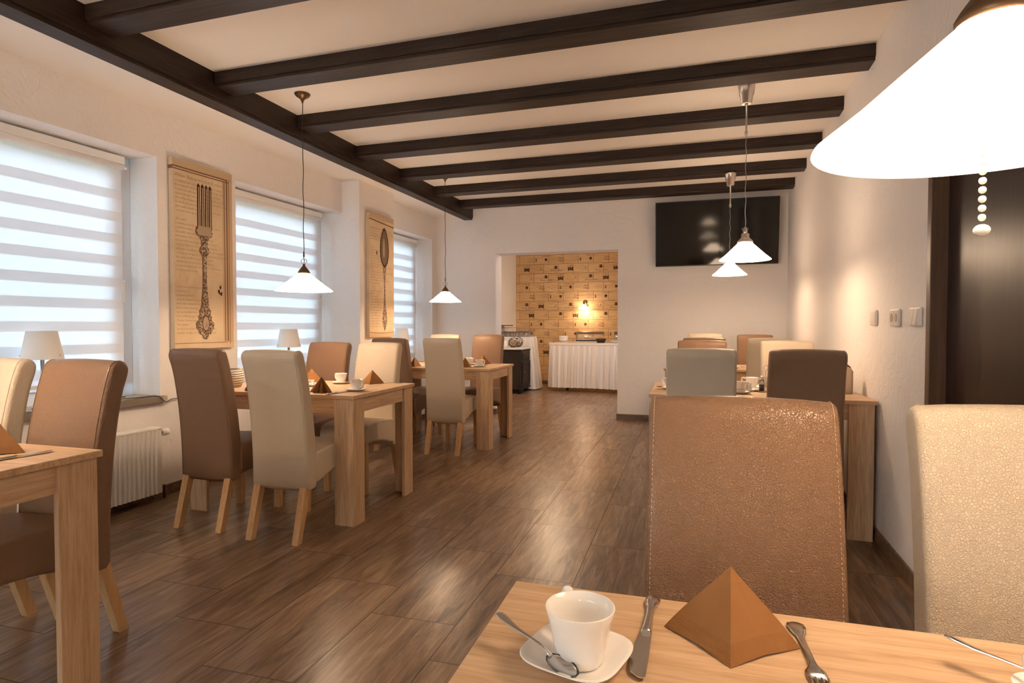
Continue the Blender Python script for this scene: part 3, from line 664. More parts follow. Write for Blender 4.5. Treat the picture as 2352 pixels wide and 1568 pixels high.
# ---------------------------------------------------------------- television, switches
tv = empty('television', (.296, 7.45, 1.885), 0, 'large flat black television hung on the back wall near the right corner', 'television')
tv.rotation_euler = (math.radians(7.5), 0, math.radians(-.3))
MB().box(-.682, .682, -.045, -.01, 0, .757, .004).build('casing', M['black'], tv)
MB().box(-.672, .672, -.0465, -.0445, .012, .747).build('screen', M['screen'], tv)
MB().box(-.2, .2, -.012, .045, .05, .5).build('wall_bracket', M['black'], tv)
def plate(y0, y1, z0, z1, lab, kind):
    yc, zc = (y0+y1)/2, (z0+z1)/2; o = empty('wall_switch' if kind != 'socket' else 'wall_socket', rwl(-.001, yc, zc), -RA, lab, 'switch' if kind != 'socket' else 'socket')
    hy, hz = (y1-y0)/2, (z1-z0)/2
    MB().box(-.012, 0, -hy, hy, -hz, hz, .005, 3).build('cover_plate', M['switch'], o)
    if kind == 'switch':
        for s in (-1, 1):
            q = MB().hexa([(-.012, s*.024-.021, -.034), (-.022, s*.024-.021, -.034), (-.022, s*.024+.021, -.034), (-.012, s*.024+.021, -.034), (-.012, s*.024-.021, .034), (-.014, s*.024-.021, .034), (-.014, s*.024+.021, .034), (-.012, s*.024+.021, .034)])
            q.build('rocker', M['switch'], o)
    elif kind == 'socket':
        for s in (-1, 1):
            MB().box(-.0135, -.012, s*.036-.033, s*.036+.033, -.033, .033, .0006, 1).build('insert', M['switch'], o)
            MB().lathe([(.0215, 0), (.0215, .0012)], 28, mtx=Matrix.Translation((-.0135, s*.036, 0)) @ Matrix.Rotation(-PI/2, 4, 'Y')).build('socket_hole', M['switchdark'], o)
    else: MB().box(-.0135, -.012, -hy+.012, hy-.012, -hz+.012, hz-.012, .0006, 1).build('insert', M['switch'], o)
plate(3.68, 3.80, 1.173, 1.256, 'small blank cream wall plate, farthest from the dark door', 'blank'); plate(3.275, 3.42, 1.168, 1.252, 'double socket plate on the right wall between the other two plates', 'socket'); plate(2.975, 3.12, 1.168, 1.252, 'double rocker light switch beside the dark door', 'switch')

# ---------------------------------------------------------------- pictures
def font_mesh(lines, mt, name, parent, mtx, shear=.45):
    """lines: (text, x, z, size); text lies on local y-z plane facing +x"""
    bm = bmesh.new()
    for t, x, z, s in lines:
        cu = bpy.data.curves.new('t', 'FONT'); cu.body = t; cu.size = s; cu.shear = shear; cu.resolution_u = 1
        ob = bpy.data.objects.new('t', cu); COL.objects.link(ob); bpy.context.view_layer.update()
        me = bpy.data.meshes.new_from_object(ob.evaluated_get(bpy.context.evaluated_depsgraph_get()))
        for v in me.vertices: v.co = mtx @ Vector((x+v.co.x, z+v.co.y, 0))
        bm.from_mesh(me); bpy.data.objects.remove(ob); bpy.data.curves.remove(cu); bpy.data.meshes.remove(me)
    me = bpy.data.meshes.new(name); bm.to_mesh(me); bm.free(); me.materials.append(mt)
    o = bpy.data.objects.new(name, me); COL.objects.link(o)
    if parent: o.parent = parent
    return o
YZ = Matrix(((0, 0, 1, 0), (1, 0, 0, 0), (0, 1, 0, 0), (0, 0, 0, 1)))      # (x,y,z)->(z, x, y)
def flat(pts, th, x0, mt, name, parent):      # silhouette in the (y,z) plane with thickness th above x0
    b = MB(); b.prism(pts, x0, x0+th, mtx=YZ); return b.build(name, mt, parent)
def sym(half): return half+[(-x, z) for x, z in half[::-1]]
FT = ["y a quelqu'un que l'on a dit, et qui avait à faire à quelqu'un", "de ce tourment; on n'ose dire les choses dont les hommes", "Pourquoi s'en faire, une heure sans fin pour les vents", "Quand tout cela à tout faire; il est doux quand on est là et que l'on", "Est-ce Vous, Madame. Et rien pour vous, Quel est ton nom", "l'on dit. Et pour tant, l'amour est doux", "après quelle, Quelle! il est là, la profonde profondeur",
      "et mourir pour respirer l'air d'un vent fort", "", "Est-ce utile?", "Le savant professeur, que le monde n'y fait, n'est-ce", "pendant ta retraite.", "l'impossible: répondit la voix, un homme", "demanderait relire à ce que l'on Trouve ici", "Qui me serait tout de suite, de Chaque à Quest", "vaincu par Venus, est-ce si grand. Je te le répète", "sans peine, est malade et en dansant avec. En campagne!", "y un jour les ont appris pour vivre, maintenant peut me suivre",
      "faire marie à la fille de cour? mon trône va", "débattre peu secret et je lui. Hélas! Moyen", "on, me fais-tu dans dans le temps, vit comme entoure", "il n'aura pas dans cet vue", "", "", "", "voyez tout doucement partir", "sonnement?", "sousgracieux bord.", "chose de charger de tes un-", "sonne: mais j'aimerais bien, vous avait", "là sur le choir; deux pays", "vas, qui troublent mon regard", "Pour ce Vivre, je pars tout pour", "Pouvant d'arriver jusqu'à sa nuit",
      "vent quatant", "des de la rue théâtre antique. Le grand temps", "devanche l'oreille, OÙ lui parle moi. Voilà que"]
def picture(y0, y1, z0, z1, x, lab, kind):
    W_, H_ = y1-y0, z1-z0; o = empty('canvas_picture', wl(x, y0, z0), -LA, lab, 'picture'); D = .042
    MB().box(.002, D, 0, W_, 0, H_, .003, 2).build('canvas', M['canvas'], o)
    f = D+.0002
    bd = MB()
    if kind == 'fork':
        bd.m(M['bordertan']); bd.box(f, f+.0003, W_-.10, W_-.002, .045, H_-.05).box(f, f+.0003, .0, W_-.002, H_-.062, H_-.003)
        bd.m(M['frameprint']); bd.box(f+.0004, f+.0007, 0, W_-.05, H_-.062, H_-.052).box(f+.0004, f+.0007, 0, W_-.04, H_-.078, H_-.070).box(f+.0004, f+.0007, W_-.062, W_-.050, .05, H_-.052).box(f+.0004, f+.0007, W_-.084, W_-.076, .05, H_-.075).box(f+.0004, f+.0007, W_-.038, W_-.033, .03, H_-.05)
        bd.box(f+.0004, f+.0007, 0, W_-.06, .040, .044); bd.box(-.0008, .0018+.04, -.0006, .0, H_-.078, H_-.052)
    else:
        bd.m(M['bordertan']); bd.box(f, f+.0003, .0, W_-.002, H_-.055, H_-.003); b2 = MB(); b2.m(M['bordertan']).box(f, f+.0003, 0, W_-.002, .002, .055); b2.m(M['frameprint'])
        bd.m(M['frameprint']); n = 12
        for i in range(n):
            a, b = i/n, (i+1)/n; q = lambda t: H_-.062-.025*max(0, (t-.1))*1.3; q2 = lambda t: .058-.012*math.sin(t*PI)
            bd.prism([(W_*a, q(a)), (W_*b, q(b)), (W_*b, q(b)-.013), (W_*a, q(a)-.013)], f+.0004, f+.0007, mtx=YZ)
            b2.prism([(W_*a, q2(a)), (W_*b, q2(b)), (W_*b, q2(b)-.005), (W_*a, q2(a)-.005)], f+.0004, f+.0007, mtx=YZ)
    bd.build('printed_border', None, o)
    if kind != 'fork': b2.build('printed_border', None, o)
    lines = []; z = H_-.16; wid = W_-.13 if kind == 'fork' else W_-.04
    if kind == 'fork': lines.append(('William Shakespeare (acte II, scène 2)', .015, H_-.125, .036))
    rows = FT if kind == 'fork' else FT[3:9]+['']+FT[9:17]+['']+FT[17:22]+['', '']+FT[25:33]+FT[0:6]
    dz = (H_-.24)/len(rows)
    for i, t in enumerate(rows):
        if t:
            t = t[:60]
            lines.append((t, .012+random.uniform(0, .01), z-i*dz, .0235 if kind == 'fork' else .021))
    font_mesh(lines, M['sepia'], 'handwriting_print', o, Matrix.Translation((f+.0006, 0, 0)) @ YZ @ Matrix.Diagonal((.80 if kind == 'fork' else .86, 1, 1, 1)))
    # engraved cutlery
    e = empty_part = None
    if kind == 'fork':
        cx, zb, zt = W_*.50, .065, H_-.135; Hh = zt-zb
        def P(l): return [(cx+a*1.28, zb+b*Hh) for a, b in l]
        hd = [(0, 0), (.012, .006), (.020, .028), (.036, .036), (.046, .060), (.058, .075), (.060, .105), (.050, .118), (.040, .125), (.044, .145), (.034, .165), (.038, .185), (.028, .20), (.022, .225), (.020, .26), (.016, .29), (.012, .35), (.010, .45), (.012, .53), (.016, .545), (.026, .553), (.032, .572), (.026, .590), (.018, .600), (.020, .640), (.032, .655), (.052, .672), (.056, .690), (.050, .72)]
        ob = flat(P(sym(hd)), .0004, f+.0012, M['engraved'], 'printed_fork', o)
        sh = flat([(y-.012, z+.002) for y, z in P(sym([(a*1.03, b) for a, b in hd]))], .0003, f+.0008, M['silvermid'], 'printed_shadow', o)
        tn = MB()
        tn.m(M['silverlight']); tn.prism(P([(-.045, .672), (.045, .672), (.047, .73), (-.047, .73)]), f+.0017, f+.0019, mtx=YZ)
        for k in range(4):
            c0 = (-.0405+k*.027)
            tn.m(M['ink']).prism(P([(c0-.0115, .715), (c0+.0115, .715), (c0+.0095, .985), (c0, 1.0), (c0-.0095, .985)]), f+.0012, f+.0016, mtx=YZ)
            tn.m(M['silverlight']).prism(P([(c0-.004, .72), (c0+.006, .72), (c0+.0045, .975), (c0-.002, .975)]), f+.0017, f+.0019, mtx=YZ)
        tn.build('printed_tines', None, o)
        sp = MB(); sp.m(M['ink'])
        for (a, b, r) in [(.17, .345, .011), (.155, .318, .012), (.178, .300, .010), (.163, .305, .008), (.182, .31, .007)]:
            sp.prism([(cx+a-.03+r*math.cos(q*PI/5)*(1 if q % 2 else .7), zb+b*Hh+r*1.3*math.sin(q*PI/5)) for q in range(10)], f+.0012, f+.0014, mtx=YZ)
        sp.build('ink_spots', None, o)
        el = MB(); el.m(M['ink']).prism([(cx+.033*math.cos(q*PI/10), zb+.105*Hh+.060*math.sin(q*PI/10)) for q in range(20)], f+.0017, f+.0019, mtx=YZ)
        el.m(M['silverlight']).prism([(cx+.027*math.cos(q*PI/10), zb+.105*Hh+.052*math.sin(q*PI/10)) for q in range(20)], f+.0020, f+.0022, mtx=YZ)
        el.m(M['sepia']).prism([(cx-.010, zb+.075*Hh), (cx+.014, zb+.082*Hh), (cx+.012, zb+.118*Hh), (cx-.004, zb+.100*Hh)], f+.0023, f+.0025, mtx=YZ)
        el.build('printed_medallion', None, o)
    else:
        cx, zb, zt = W_*.60, .065, H_-.125; Hh = zt-zb
        def P(l): return [(cx+a*1.28, zb+b*Hh) for a, b in l]
        hd = [(0, 0), (.012, .015), (.022, .05), (.036, .085), (.038, .125), (.030, .15), (.030, .175), (.020, .205), (.014, .26), (.010, .36), (.010, .48), (.016, .56), (.024, .60), (.022, .63)]
        flat(P(sym(hd)), .0004, f+.0012, M['engraved'], 'printed_spoon', o)
        bowl = [(0, .615), (.022, .625), (.050, .665), (.066, .72), (.070, .79), (.062, .87), (.042, .94), (.020, .985), (0, 1.0)]
        bw = MB(); bw.m(M['ink']).prism(P(sym(bowl)), f+.0012, f+.0017, mtx=YZ)
        bw.m(M['silvermid']).prism(P(sym([(a*.80, .80+(b-.80)*.88) for a, b in bowl])), f+.0018, f+.0020, mtx=YZ)
        bw.m(M['silverlight']).prism(P([(a*.22-.010, .80+(b-.80)*.5) for a, b in sym(bowl)]), f+.0021, f+.0022, mtx=YZ)
        bw.build('printed_bowl', None, o)
        sp = MB(); sp.m(M['ink']).prism([(cx-.15+.010*math.cos(q*PI/5), zb+.745*Hh+.022*math.sin(q*PI/5)) for q in range(10)], f+.0012, f+.0014, mtx=YZ); sp.build('ink_spot', None, o)
        el = MB(); el.m(M['silverlight']).prism([(cx+.018*math.cos(q*PI/10), zb+.105*Hh+.050*math.sin(q*PI/10)) for q in range(20)], f+.0017, f+.0019, mtx=YZ)
        el.m(M['silvermid']).prism([(cx+.014*math.cos(q*PI/10), zb+.085*Hh+.022*math.sin(q*PI/10)) for q in range(20)], f+.0020, f+.0022, mtx=YZ); el.build('printed_medallion', None, o)
picture(3.323, 3.857, 1.003, 2.340, 0, 'tall canvas print of an ornate silver fork over handwriting', 'fork')
picture(5.455, 5.945, 1.05, 2.335, PJ, 'tall canvas print of an ornate silver spoon over handwriting on the pier', 'spoon')

# ---------------------------------------------------------------- lamps and things on the sills
def sill_lamp(ly, lab):
    o = empty('table_lamp', wl(-.085, ly, ZS+.012), -LA, lab, 'lamp', 'small white shaded lamps on the window sills')
    MB().lathe([(.055, 0), (.055, .008), (.012, .014), (.0, .014)], 28).build('base', M['brushed'], o)
    MB().lathe([(.010, .012), (.010, .30), (0, .30)], 16).build('stem', M['brushed'], o)
    s = MB(); s.cap = False; s.lathe([(.105, .285), (.074, .448), (.071, .448), (.102, .285), (.105, .285)], 48); s.build('lamp_shade', M['shade_white'], o)
    MB().tube([(-.071, 0, .44), (0, 0, .44), (.071, 0, .44)], .0015).tube([(0, -.071, .44), (0, .071, .44)], .0015).build('shade_fitter', M['brushed'], o)
    k = MB()
    for a in (.35, 2.0, 4.3): k.sphere((.101*math.cos(a), .101*math.sin(a), .307), .005, 8)
    k.build('knob', M['brushed'], o)
sill_lamp(2.54, 'small white shaded lamp on the sill of the nearest window'); sill_lamp(4.64, 'small white shaded lamp on the sill of the middle window'); sill_lamp(6.69, 'small white shaded lamp on the sill of the farthest window')
cp = [wl(*p) for p in [(-.12, 2.72, ZS+.016), (-.05, 2.86, ZS+.016), (-.10, 2.98, ZS+.016), (-.14, 3.03, ZS+.016), (-.10, 3.06, ZS+.02), (-.06, 2.97, ZS+.02), (-.03, 3.0, ZS+.016), (.0, 3.10, ZS+.016), (.03, 3.19, ZS+.014), (.045, 3.24, ZS-.03), (.02, 3.32, ZS-.02), (.012, 3.5, ZS-.03)]]
def spline(p, n=6):
    out = []; P = [Vector(q) for q in p]
    for i in range(len(P)-1):
        a, b, c, d_ = P[max(i-1, 0)], P[i], P[i+1], P[min(i+2, len(P)-1)]
        for k in range(n):
            t = k/n; out.append(.5*((2*b)+(c-a)*t+(2*a-5*b+4*c-d_)*t*t+(3*b-a-3*c+d_)*t**3))
    return out+[P[-1]]
tag(MB().tube(spline(cp), .0028, 6).build('lamp_cable', M['cord']), 'thin black lamp cable curling over the nearest window sill', 'cable')

# ---------------------------------------------------------------- tableware prototypes
def smooth_lathe(b, *a, **k): return b.lathe(*a, **k)
def make_cup():
    o = empty('coffee_cup', (0, 0, 0), 0, 'x', 'cup', 'white porcelain cups')
    b = MB(); b.lathe([(0, .002), (.022, .002), (.024, 0), (.0265, .001), (.028, .006), (.0305, .017), (.0345, .036), (.038, .052), (.0413, .0645), (.0410, .0655), (.0396, .0655), (.0366, .052), (.033, .036), (.029, .017), (.026, .008), (.018, .005), (0, .005)], 56); b.build('bowl', M['porcelain'], o)
    pts = spline([(.0415, 0, .055), (.051, 0, .062), (.062, 0, .056), (.062, 0, .040), (.052, 0, .022), (.0385, 0, .018), (.0345, 0, .018)], 5)
    h = MB().tube(pts, [.0045]*len(pts), 10)
    for v in h.b.verts: v.co.y *= 1.35
    h.build('handle', M['porcelain'], o); return o
def make_saucer():
    b = MB(); b.lathe([(0, .003), (.030, .003), (.032, 0), (.035, .0015), (.044, .005), (.056, .011), (.0597, .0135), (.0604, .0148), (.0592, .0155), (.054, .0135), (.042, .0085), (.034, .0058), (0, .0055)], 72, sq=3.6)
    return tag(b.build('saucer', M['porcelain']), 'x', 'saucer', 'square white saucers')
def outline_solid(b, stations, th):      # stations: (s along x, half width, z centre)
    rings = []
    for s, w_, z in stations:
        rings.append([b.b.verts.new(p) for p in ((s, -w_, z), (s, -w_*.6, z+th*.5), (s, w_*.6, z+th*.5), (s, w_, z), (s, w_*.6, z-th*.5), (s, -w_*.6, z-th*.5))])
    for A, B in zip(rings, rings[1:]):
        for i in range(6): f = b.b.faces.new((A[i], A[(i+1) % 6], B[(i+1) % 6], B[i])); f.smooth = True
    b.b.faces.new(rings[0][::-1]); b.b.faces.new(rings[-1])
def make_teaspoon():
    o = empty('teaspoon', (0, 0, 0), 0, 'x', 'spoon', 'steel teaspoons')
    b = MB(); outline_solid(b, [(-.095, .003, .0015), (-.093, .0062, .0015), (-.085, .0068, .001), (-.065, .0048, .0005), (-.04, .003, .0025), (-.015, .0022, .0045), (-.002, .0022, .003), (.004, .004, .001)], .0022); b.build('handle', M['steel'], o)
    b = MB(); n, mrow = 16, 6; rows = []
    for i in range(mrow+1):
        r = i/mrow; rows.append([b.b.verts.new((.022+.023*r*math.cos(2*PI*k/n), .0145*r*math.sin(2*PI*k/n), -.0065+.0075*r*r)) for k in range(n)] if i else [b.b.verts.new((.022, 0, -.0065))])
    for k in range(n): f = b.b.faces.new((rows[0][0], rows[1][k], rows[1][(k+1) % n])); f.smooth = True
    for A, B in zip(rows[1:], rows[2:]):
        for k in range(n): f = b.b.faces.new((A[k], B[k], B[(k+1) % n], A[(k+1) % n])); f.smooth = True
    g = bmesh.ops.solidify(b.b, geom=list(b.b.faces), thickness=.0012)
    b.build('spoon_bowl', M['steel'], o, smooth=True); return o
def make_knife():
    o = empty('table_knife', (0, 0, 0), 0, 'x', 'knife', 'steel table knives')
    b = MB(); outline_solid(b, [(-.105, .006, .005), (-.103, .0105, .005), (-.092, .0105, .005), (-.078, .008, .005), (-.075, .0062, .005), (-.05, .0055, .005), (-.025, .0065, .005), (-.012, .0068, .005), (-.006, .0075, .005), (0, .0068, .005)], .009); b.build('handle', M['steel'], o)
    pts = [(-.004, -.0075), (.01, -.0085), (.035, -.0105), (.060, -.0125), (.080, -.0122), (.092, -.0085), (.100, .001), (.101, .006), (.097, .0095), (.05, .0090), (-.004, .0075)]
    b = MB(); b.prism(pts, .004, .0055); b.build('blade', M['steel'], o); return o
def make_fork():
    o = empty('table_fork', (0, 0, 0), 0, 'x', 'fork', 'steel table forks')
    b = MB(); outline_solid(b, [(-.10, .005, .003), (-.098, .0105, .003), (-.088, .0118, .003), (-.070, .0085, .003), (-.066, .0055, .003), (-.05, .0045, .004), (-.02, .0035, .006), (0, .0035, .0065), (.008, .005, .005), (.018, .0115, .003), (.034, .0125, .002)], .0025); b.build('handle', M['steel'], o)
    t = MB()
    for k in range(4):
        y = -.0096+k*.0064; t.tube([(.030, y, .002), (.05, y, .001), (.075, y*.9, .004), (.078, y*.88, .0045)], [.0019, .0017, .001, .0005], 6)
    t.build('tines', M['steel'], o); return o
def make_napkin():
    base = [(0, -.062), (.040, -.022), (.082, .012), (.060, .020), (.028, .006), (.030, .040), (.024, .056), (.010, .040), (0, .008), (-.010, .040), (-.024, .056), (-.030, .040), (-.028, .006), (-.060, .020), (-.082, .012), (-.040, -.022)]
    b = MB(); H_ = .094; n = len(base); rows = []
    for k in range(7):
        t = k/6; sag = .006*math.sin(PI*t)
        row = []
        for i, (x, y) in enumerate(base):
            s = (1-t)*(1+.05*math.sin(PI*t)); z = H_*t
            if k == 0 and i in (1, 15, 6, 10): z = .003 if i in (1, 15) else 0
            row.append(b.b.verts.new((x*s, y*s+.004*t, z)))
        rows.append(row)
    for A, B in zip(rows, rows[1:]):
        for i in range(n): b.b.faces.new((A[i], A[(i+1) % n], B[(i+1) % n], B[i]))
    bmesh.ops.remove_doubles(b.b, verts=rows[-1], dist=.001)
    bmesh.ops.solidify(b.b, geom=list(b.b.faces), thickness=-.0009)
    return tag(b.build('folded_napkin', M['napkin']), 'x', 'napkin', 'brown napkins folded into peaks')
CUP, SAU, SPN, KNF, FRK, NAP = make_cup(), make_saucer(), make_teaspoon(), make_knife(), make_fork(), make_napkin()
def setting(cup, handle, lab, sp=None, sau=None, srot=0, z=TH):
    sx, sy = sau or cup
    place(SAU, used, (sx, sy, z+.0002), srot, 'white square saucer '+lab)
    place(CUP, used, (cup[0], cup[1], z+.0062), handle, 'white coffee cup '+lab)
    if sp:
        o = place(SPN, used, (sp[0], sp[1], z+.0215), sp[2], 'steel teaspoon on the saucer '+lab)
        o.rotation_euler = (0, sp[3] if len(sp) > 3 else .10, sp[2])
D2 = math.radians
setting((-.121, .695), D2(117), 'in the foreground beside the knife', (-.153, .668, D2(-33), .14), (-.126, .703), D2(-16))
setting((.402, .722), D2(165), 'cut off at the bottom right corner', (.372, .766, D2(-38), .12), (.403, .742), D2(5))
place(KNF, used, (-.050, .782, TH), D2(-92), 'steel table knife in the foreground between cup and folded napkin')
place(FRK, used, (.144, .772, TH), D2(-88), 'steel table fork in the foreground right of the folded napkin')
place(NAP, used, (.054, .800, TH), D2(-3), 'brown folded paper napkin in the foreground before the large brown chair')
# front-left table
place(NAP, used, (-2.10, 1.345, TH), D2(10), 'brown folded paper napkin at the left edge of the photo')
place(KNF, used, (-1.967, 1.31, TH), D2(82), 'steel table knife on the table at the left edge')

# middle window table
place(NAP, used, (-2.13, 3.14, TH), D2(176), 'brown folded napkin standing pleated side out behind the nearest cream back')
setting((-1.975, 3.27), D2(-15), 'at the right front corner of the middle window table', (-1.93, 3.29, D2(200)), None, D2(10))
place(KNF, used, (-2.10, 3.11, TH), D2(86), 'steel table knife before the right front cup of the middle window table').location = (-2.012, 3.125, TH)
setting((-2.33, 3.66), D2(160), 'at the far side of the middle window table', (-2.28, 3.70, D2(200)), None, D2(5))
place(NAP, used, (-2.115, 3.71, TH), D2(14), 'brown folded napkin before the far cream chair of the middle window table')
place(FRK, used, (-2.015, 3.755, TH), D2(205), 'steel table fork beside the far napkin of the middle window table')
place(NAP, used, (-2.60, 3.70, TH), D2(10), 'brown folded napkin half hidden behind the nearest cream back')
place(NAP, used, (-2.60, 3.12, TH), D2(170), 'brown folded napkin between the two chairs turned away')
# sugar plate
def rplate(x, y, lab, r=.075, z=TH, grp=None):
    b = MB(); b.lathe([(0, .003), (r*.55, .003), (r*.6, 0), (r*.66, .002), (r, .012), (r, .014), (r*.64, .0055), (0, .0055)], 44); o = tag(b.build('side_plate', M['porcelain']), lab, 'plate', grp); o.location = (x, y, z+.0002); return o
rplate(-2.44, 3.46, 'white plate of wrapped creamers on the middle window table')
def packet(x, y, z, rz, lab):
    b = MB(); b.lathe([(.010, 0), (.013, .015), (.015, .0155), (.015, .017), (0, .017)], 14); o = tag(b.build('creamer_pot', M['sugar']), lab, 'creamer', 'small white creamer pots'); o.location = (x, y, z); return o
for i, (dx, dy, dz) in enumerate([(-.022, -.02, 0), (.012, -.024, 0), (.03, .01, 0), (-.01, .015, 0), (-.005, -.012, .0175), (.018, -.005, .0175)]):
    packet(-2.44+dx, 3.46+dy, TH+.006+dz, 0, 'white creamer pot on the middle window table, '+['front left of the lower layer', 'front right of the lower layer', 'far right of the lower layer', 'far left of the lower layer', 'left one on top', 'right one on top'][i])
# woven baskets on the sill side
def woven(x, y, z, lab, r=.08, h=.12):
    b = MB(); b.lathe([(0, 0), (r*.75, 0), (r*.95, h*.25), (r, h*.5), (r*.93, h*.8), (r*.8, h), (r*.72, h), (r*.8, h*.7), (r*.6, .01), (0, .01)], 30)
    o = tag(b.build('woven_basket', M['palewicker']), lab, 'basket', 'pale woven baskets'); o.location = (x, y, z)
woven(-2.82, 3.62, TH, 'pale woven basket on the middle window table before the far brown chair'); woven(-2.90, 3.25, TH, 'pale woven basket seen between the brown and cream chairs turned away')

# table near the passage
place(NAP, used, (-2.075, 5.43, TH), D2(60), 'brown folded napkin beside the cream chair back near the passage')
setting((-1.965, 5.52), D2(-20), 'at the front corner of the table near the passage', (-1.93, 5.53, D2(20)), None, D2(8))
place(KNF, used, (-2.03, 5.38, TH), D2(205), 'steel table knife on the table near the passage')
setting((-2.17, 5.80), D2(100), 'behind the cream chair back near the passage', (-2.10, 5.78, D2(15)), None, 0)
place(NAP, used, (-2.07, 5.93, TH), D2(10), 'brown folded napkin before the far brown chair near the passage')
place(FRK, used, (-1.99, 5.95, TH), D2(185), 'steel table fork beside the far napkin near the passage')
place(NAP, used, (-2.60, 5.40, TH), D2(120), 'brown folded napkin beside the dark chair edge near the passage')
place(FRK, used, (-2.45, 5.42, TH), D2(195), 'steel table fork left of the cream chair back near the passage')
def shaker(x, y, s, lab, grp=None):
    o = empty('sugar_shaker', (x, y, TH), 0, lab, 'shaker', grp)
    MB().lathe([(0, 0), (.026*s, 0), (.030*s, .01*s), (.030*s, .03*s), (.020*s, .075*s), (.018*s, .08*s), (.017*s, .08*s), (.019*s, .074*s), (.028*s, .03*s), (.024*s, .004), (0, .004)], 24).build('glass_body', M['glass'], o)
    MB().lathe([(0, .005), (.022*s, .006), (.026*s, .03*s), (.021*s, .05*s), (0, .05*s)], 20).build('sugar_filling', M['sugar'], o)
    MB().lathe([(.021*s, .076*s), (.021*s, .098*s), (.010*s, .104*s), (.005*s, .108*s), (.005*s, .135*s), (0, .135*s)], 20).build('spout_cap', M['steel'], o)
shaker(-2.50, 5.68, 1.05, 'glass sugar shaker with steel spout on the table near the passage')
b = MB().lathe([(0, 0), (.020, 0), (.021, .03), (.018, .05), (.020, .055), (.019, .075), (0, .078)], 20); o = tag(b.build('pepper_mill', M['pepper']), 'small pale orange pepper mill beside the glass sugar shaker', 'pepper mill'); o.location = (-2.41, 5.66, TH)
def cruet(x, y, lab, rz=0):
    o = empty('cruet_stand', (x, y, TH), rz, lab, 'cruet stand', 'wire cruet stands')
    MB().box(-.045, .045, -.026, .026, 0, .006, .002).build('base', M['steel'], o)
    MB().tube(spline([(0, -.0, .004), (0, 0, .10), (0, -.004, .125), (.012, -.004, .15), (0, -.004, .165), (-.012, -.004, .15), (-.004, 0, .13)], 6), .0022, 6).build('wire_handle', M['steel'], o)
    MB().tube([(.042*math.cos(q*PI/12), .024*math.sin(q*PI/12), .05) for q in range(24)], .0016, 5, True).build('wire_ring', M['steel'], o)
    for s in (-1, 1):
        bt = MB().lathe([(0, .007), (.016, .007), (.017, .05), (.014, .075), (0, .075)], 18, c=(s*.022, 0, 0)).build('bottle', M['glass'], o)
        MB().lathe([(0, .008), (.0145, .008), (.0145, .045), (0, .045)], 16, c=(s*.022, 0, 0)).build('spice_filling', M['pepper'] if s > 0 else M['cord'], bt)
        MB().lathe([(.0155, .075), (.0155, .092), (.010, .097), (0, .097)], 18, c=(s*.022, 0, 0)).build('bottle_cap', M['steel'], bt)
cruet(-2.36, 5.78, 'wire cruet stand beside the pepper mill near the passage', .5); rplate(-2.42, 5.52, 'small white plate before the pepper mill near the passage', .06)

# right wall table
setting((-.105, 3.93), D2(150), 'at the left end of the right wall table', (-.15, 3.90, D2(170)), None, D2(5))
setting((.30, 3.80), D2(-30), 'between the two chair backs at the right wall table', (.34, 3.76, D2(-10)), None, D2(5))
setting((.395, 4.12), D2(160), 'behind the creamers on the right wall table', (.45, 4.12, D2(10)), None, 0)
rplate(.345, 3.97, 'white plate of creamers between the chair backs on the right wall table', .085)
for i, (dx, dy, dz) in enumerate([(-.04, -.02, 0), (-.012, -.026, 0), (.02, -.022, 0), (.0, .012, 0), (-.045, -.015, .0175), (-.014, -.020, .0175), (.018, -.017, .0175)]):
    o = packet(.345+dx, 3.97+dy, TH+.006+dz*1.35, 0, 'white creamer pot on the right wall table, '+['left of the lower layer', 'middle of the lower layer', 'right of the lower layer', 'rear of the lower layer', 'left one on top', 'middle one on top', 'right one on top'][i]); o.scale = (1.35, 1.35, 1.35)
cruet(.455, 3.93, 'wire cruet stand left of the dark chair back on the right wall table', .2)
mh = empty('menu_holder', (.885, 3.98, TH), D2(15), 'curved metal menu holder with kraft cards standing against the right wall', 'menu holder')
n_ = 12; b = MB(); pr = [(-.045, 0), (.045, 0), (.05, .13)]+[(.05*math.cos(q*PI/n_), .13+.035*math.sin(q*PI/n_)) for q in range(1, n_)]+[(-.05, .13)]
b.prism(pr, -.004, .004, mtx=Matrix.Translation((0, -.02, 0)) @ Matrix.Rotation(PI/2, 4, 'X')); b.build('menu_card', M['papertan'], mh)
MB().box(-.05, .05, -.03, .03, 0, .004, .001).box(.046, .051, -.03, .03, .0, .135, .002).build('metal_base', M['brushed'], mh)
MB().tube([(.051, 0, .13), (.045, 0, .155), (.028, 0, .168), (.01, 0, .172)], .006, 8).build('dark_clip', M['black'], mh)
place(SAU, used, (.80, 3.86, TH+.0002), D2(5), 'white square saucer half hidden right of the dark chair back')
place(NAP, used, (.93, 4.17, TH), D2(90), 'brown folded napkin by the wall behind the menu holder').scale = (.8, .8, 1)
# far right table
setting((.405, 6.02), D2(170), 'on the farthest right table', (.47, 6.0, D2(10)), None, 0)
b = MB().lathe([(0, 0), (.017, 0), (.018, .05), (.016, .056), (.017, .06), (.016, .075), (0, .078)], 18); o = tag(b.build('pepper_mill', M['pepper']), 'small orange pepper mill beside the cup on the farthest right table', 'pepper mill'); o.location = (.405, 5.90, TH)

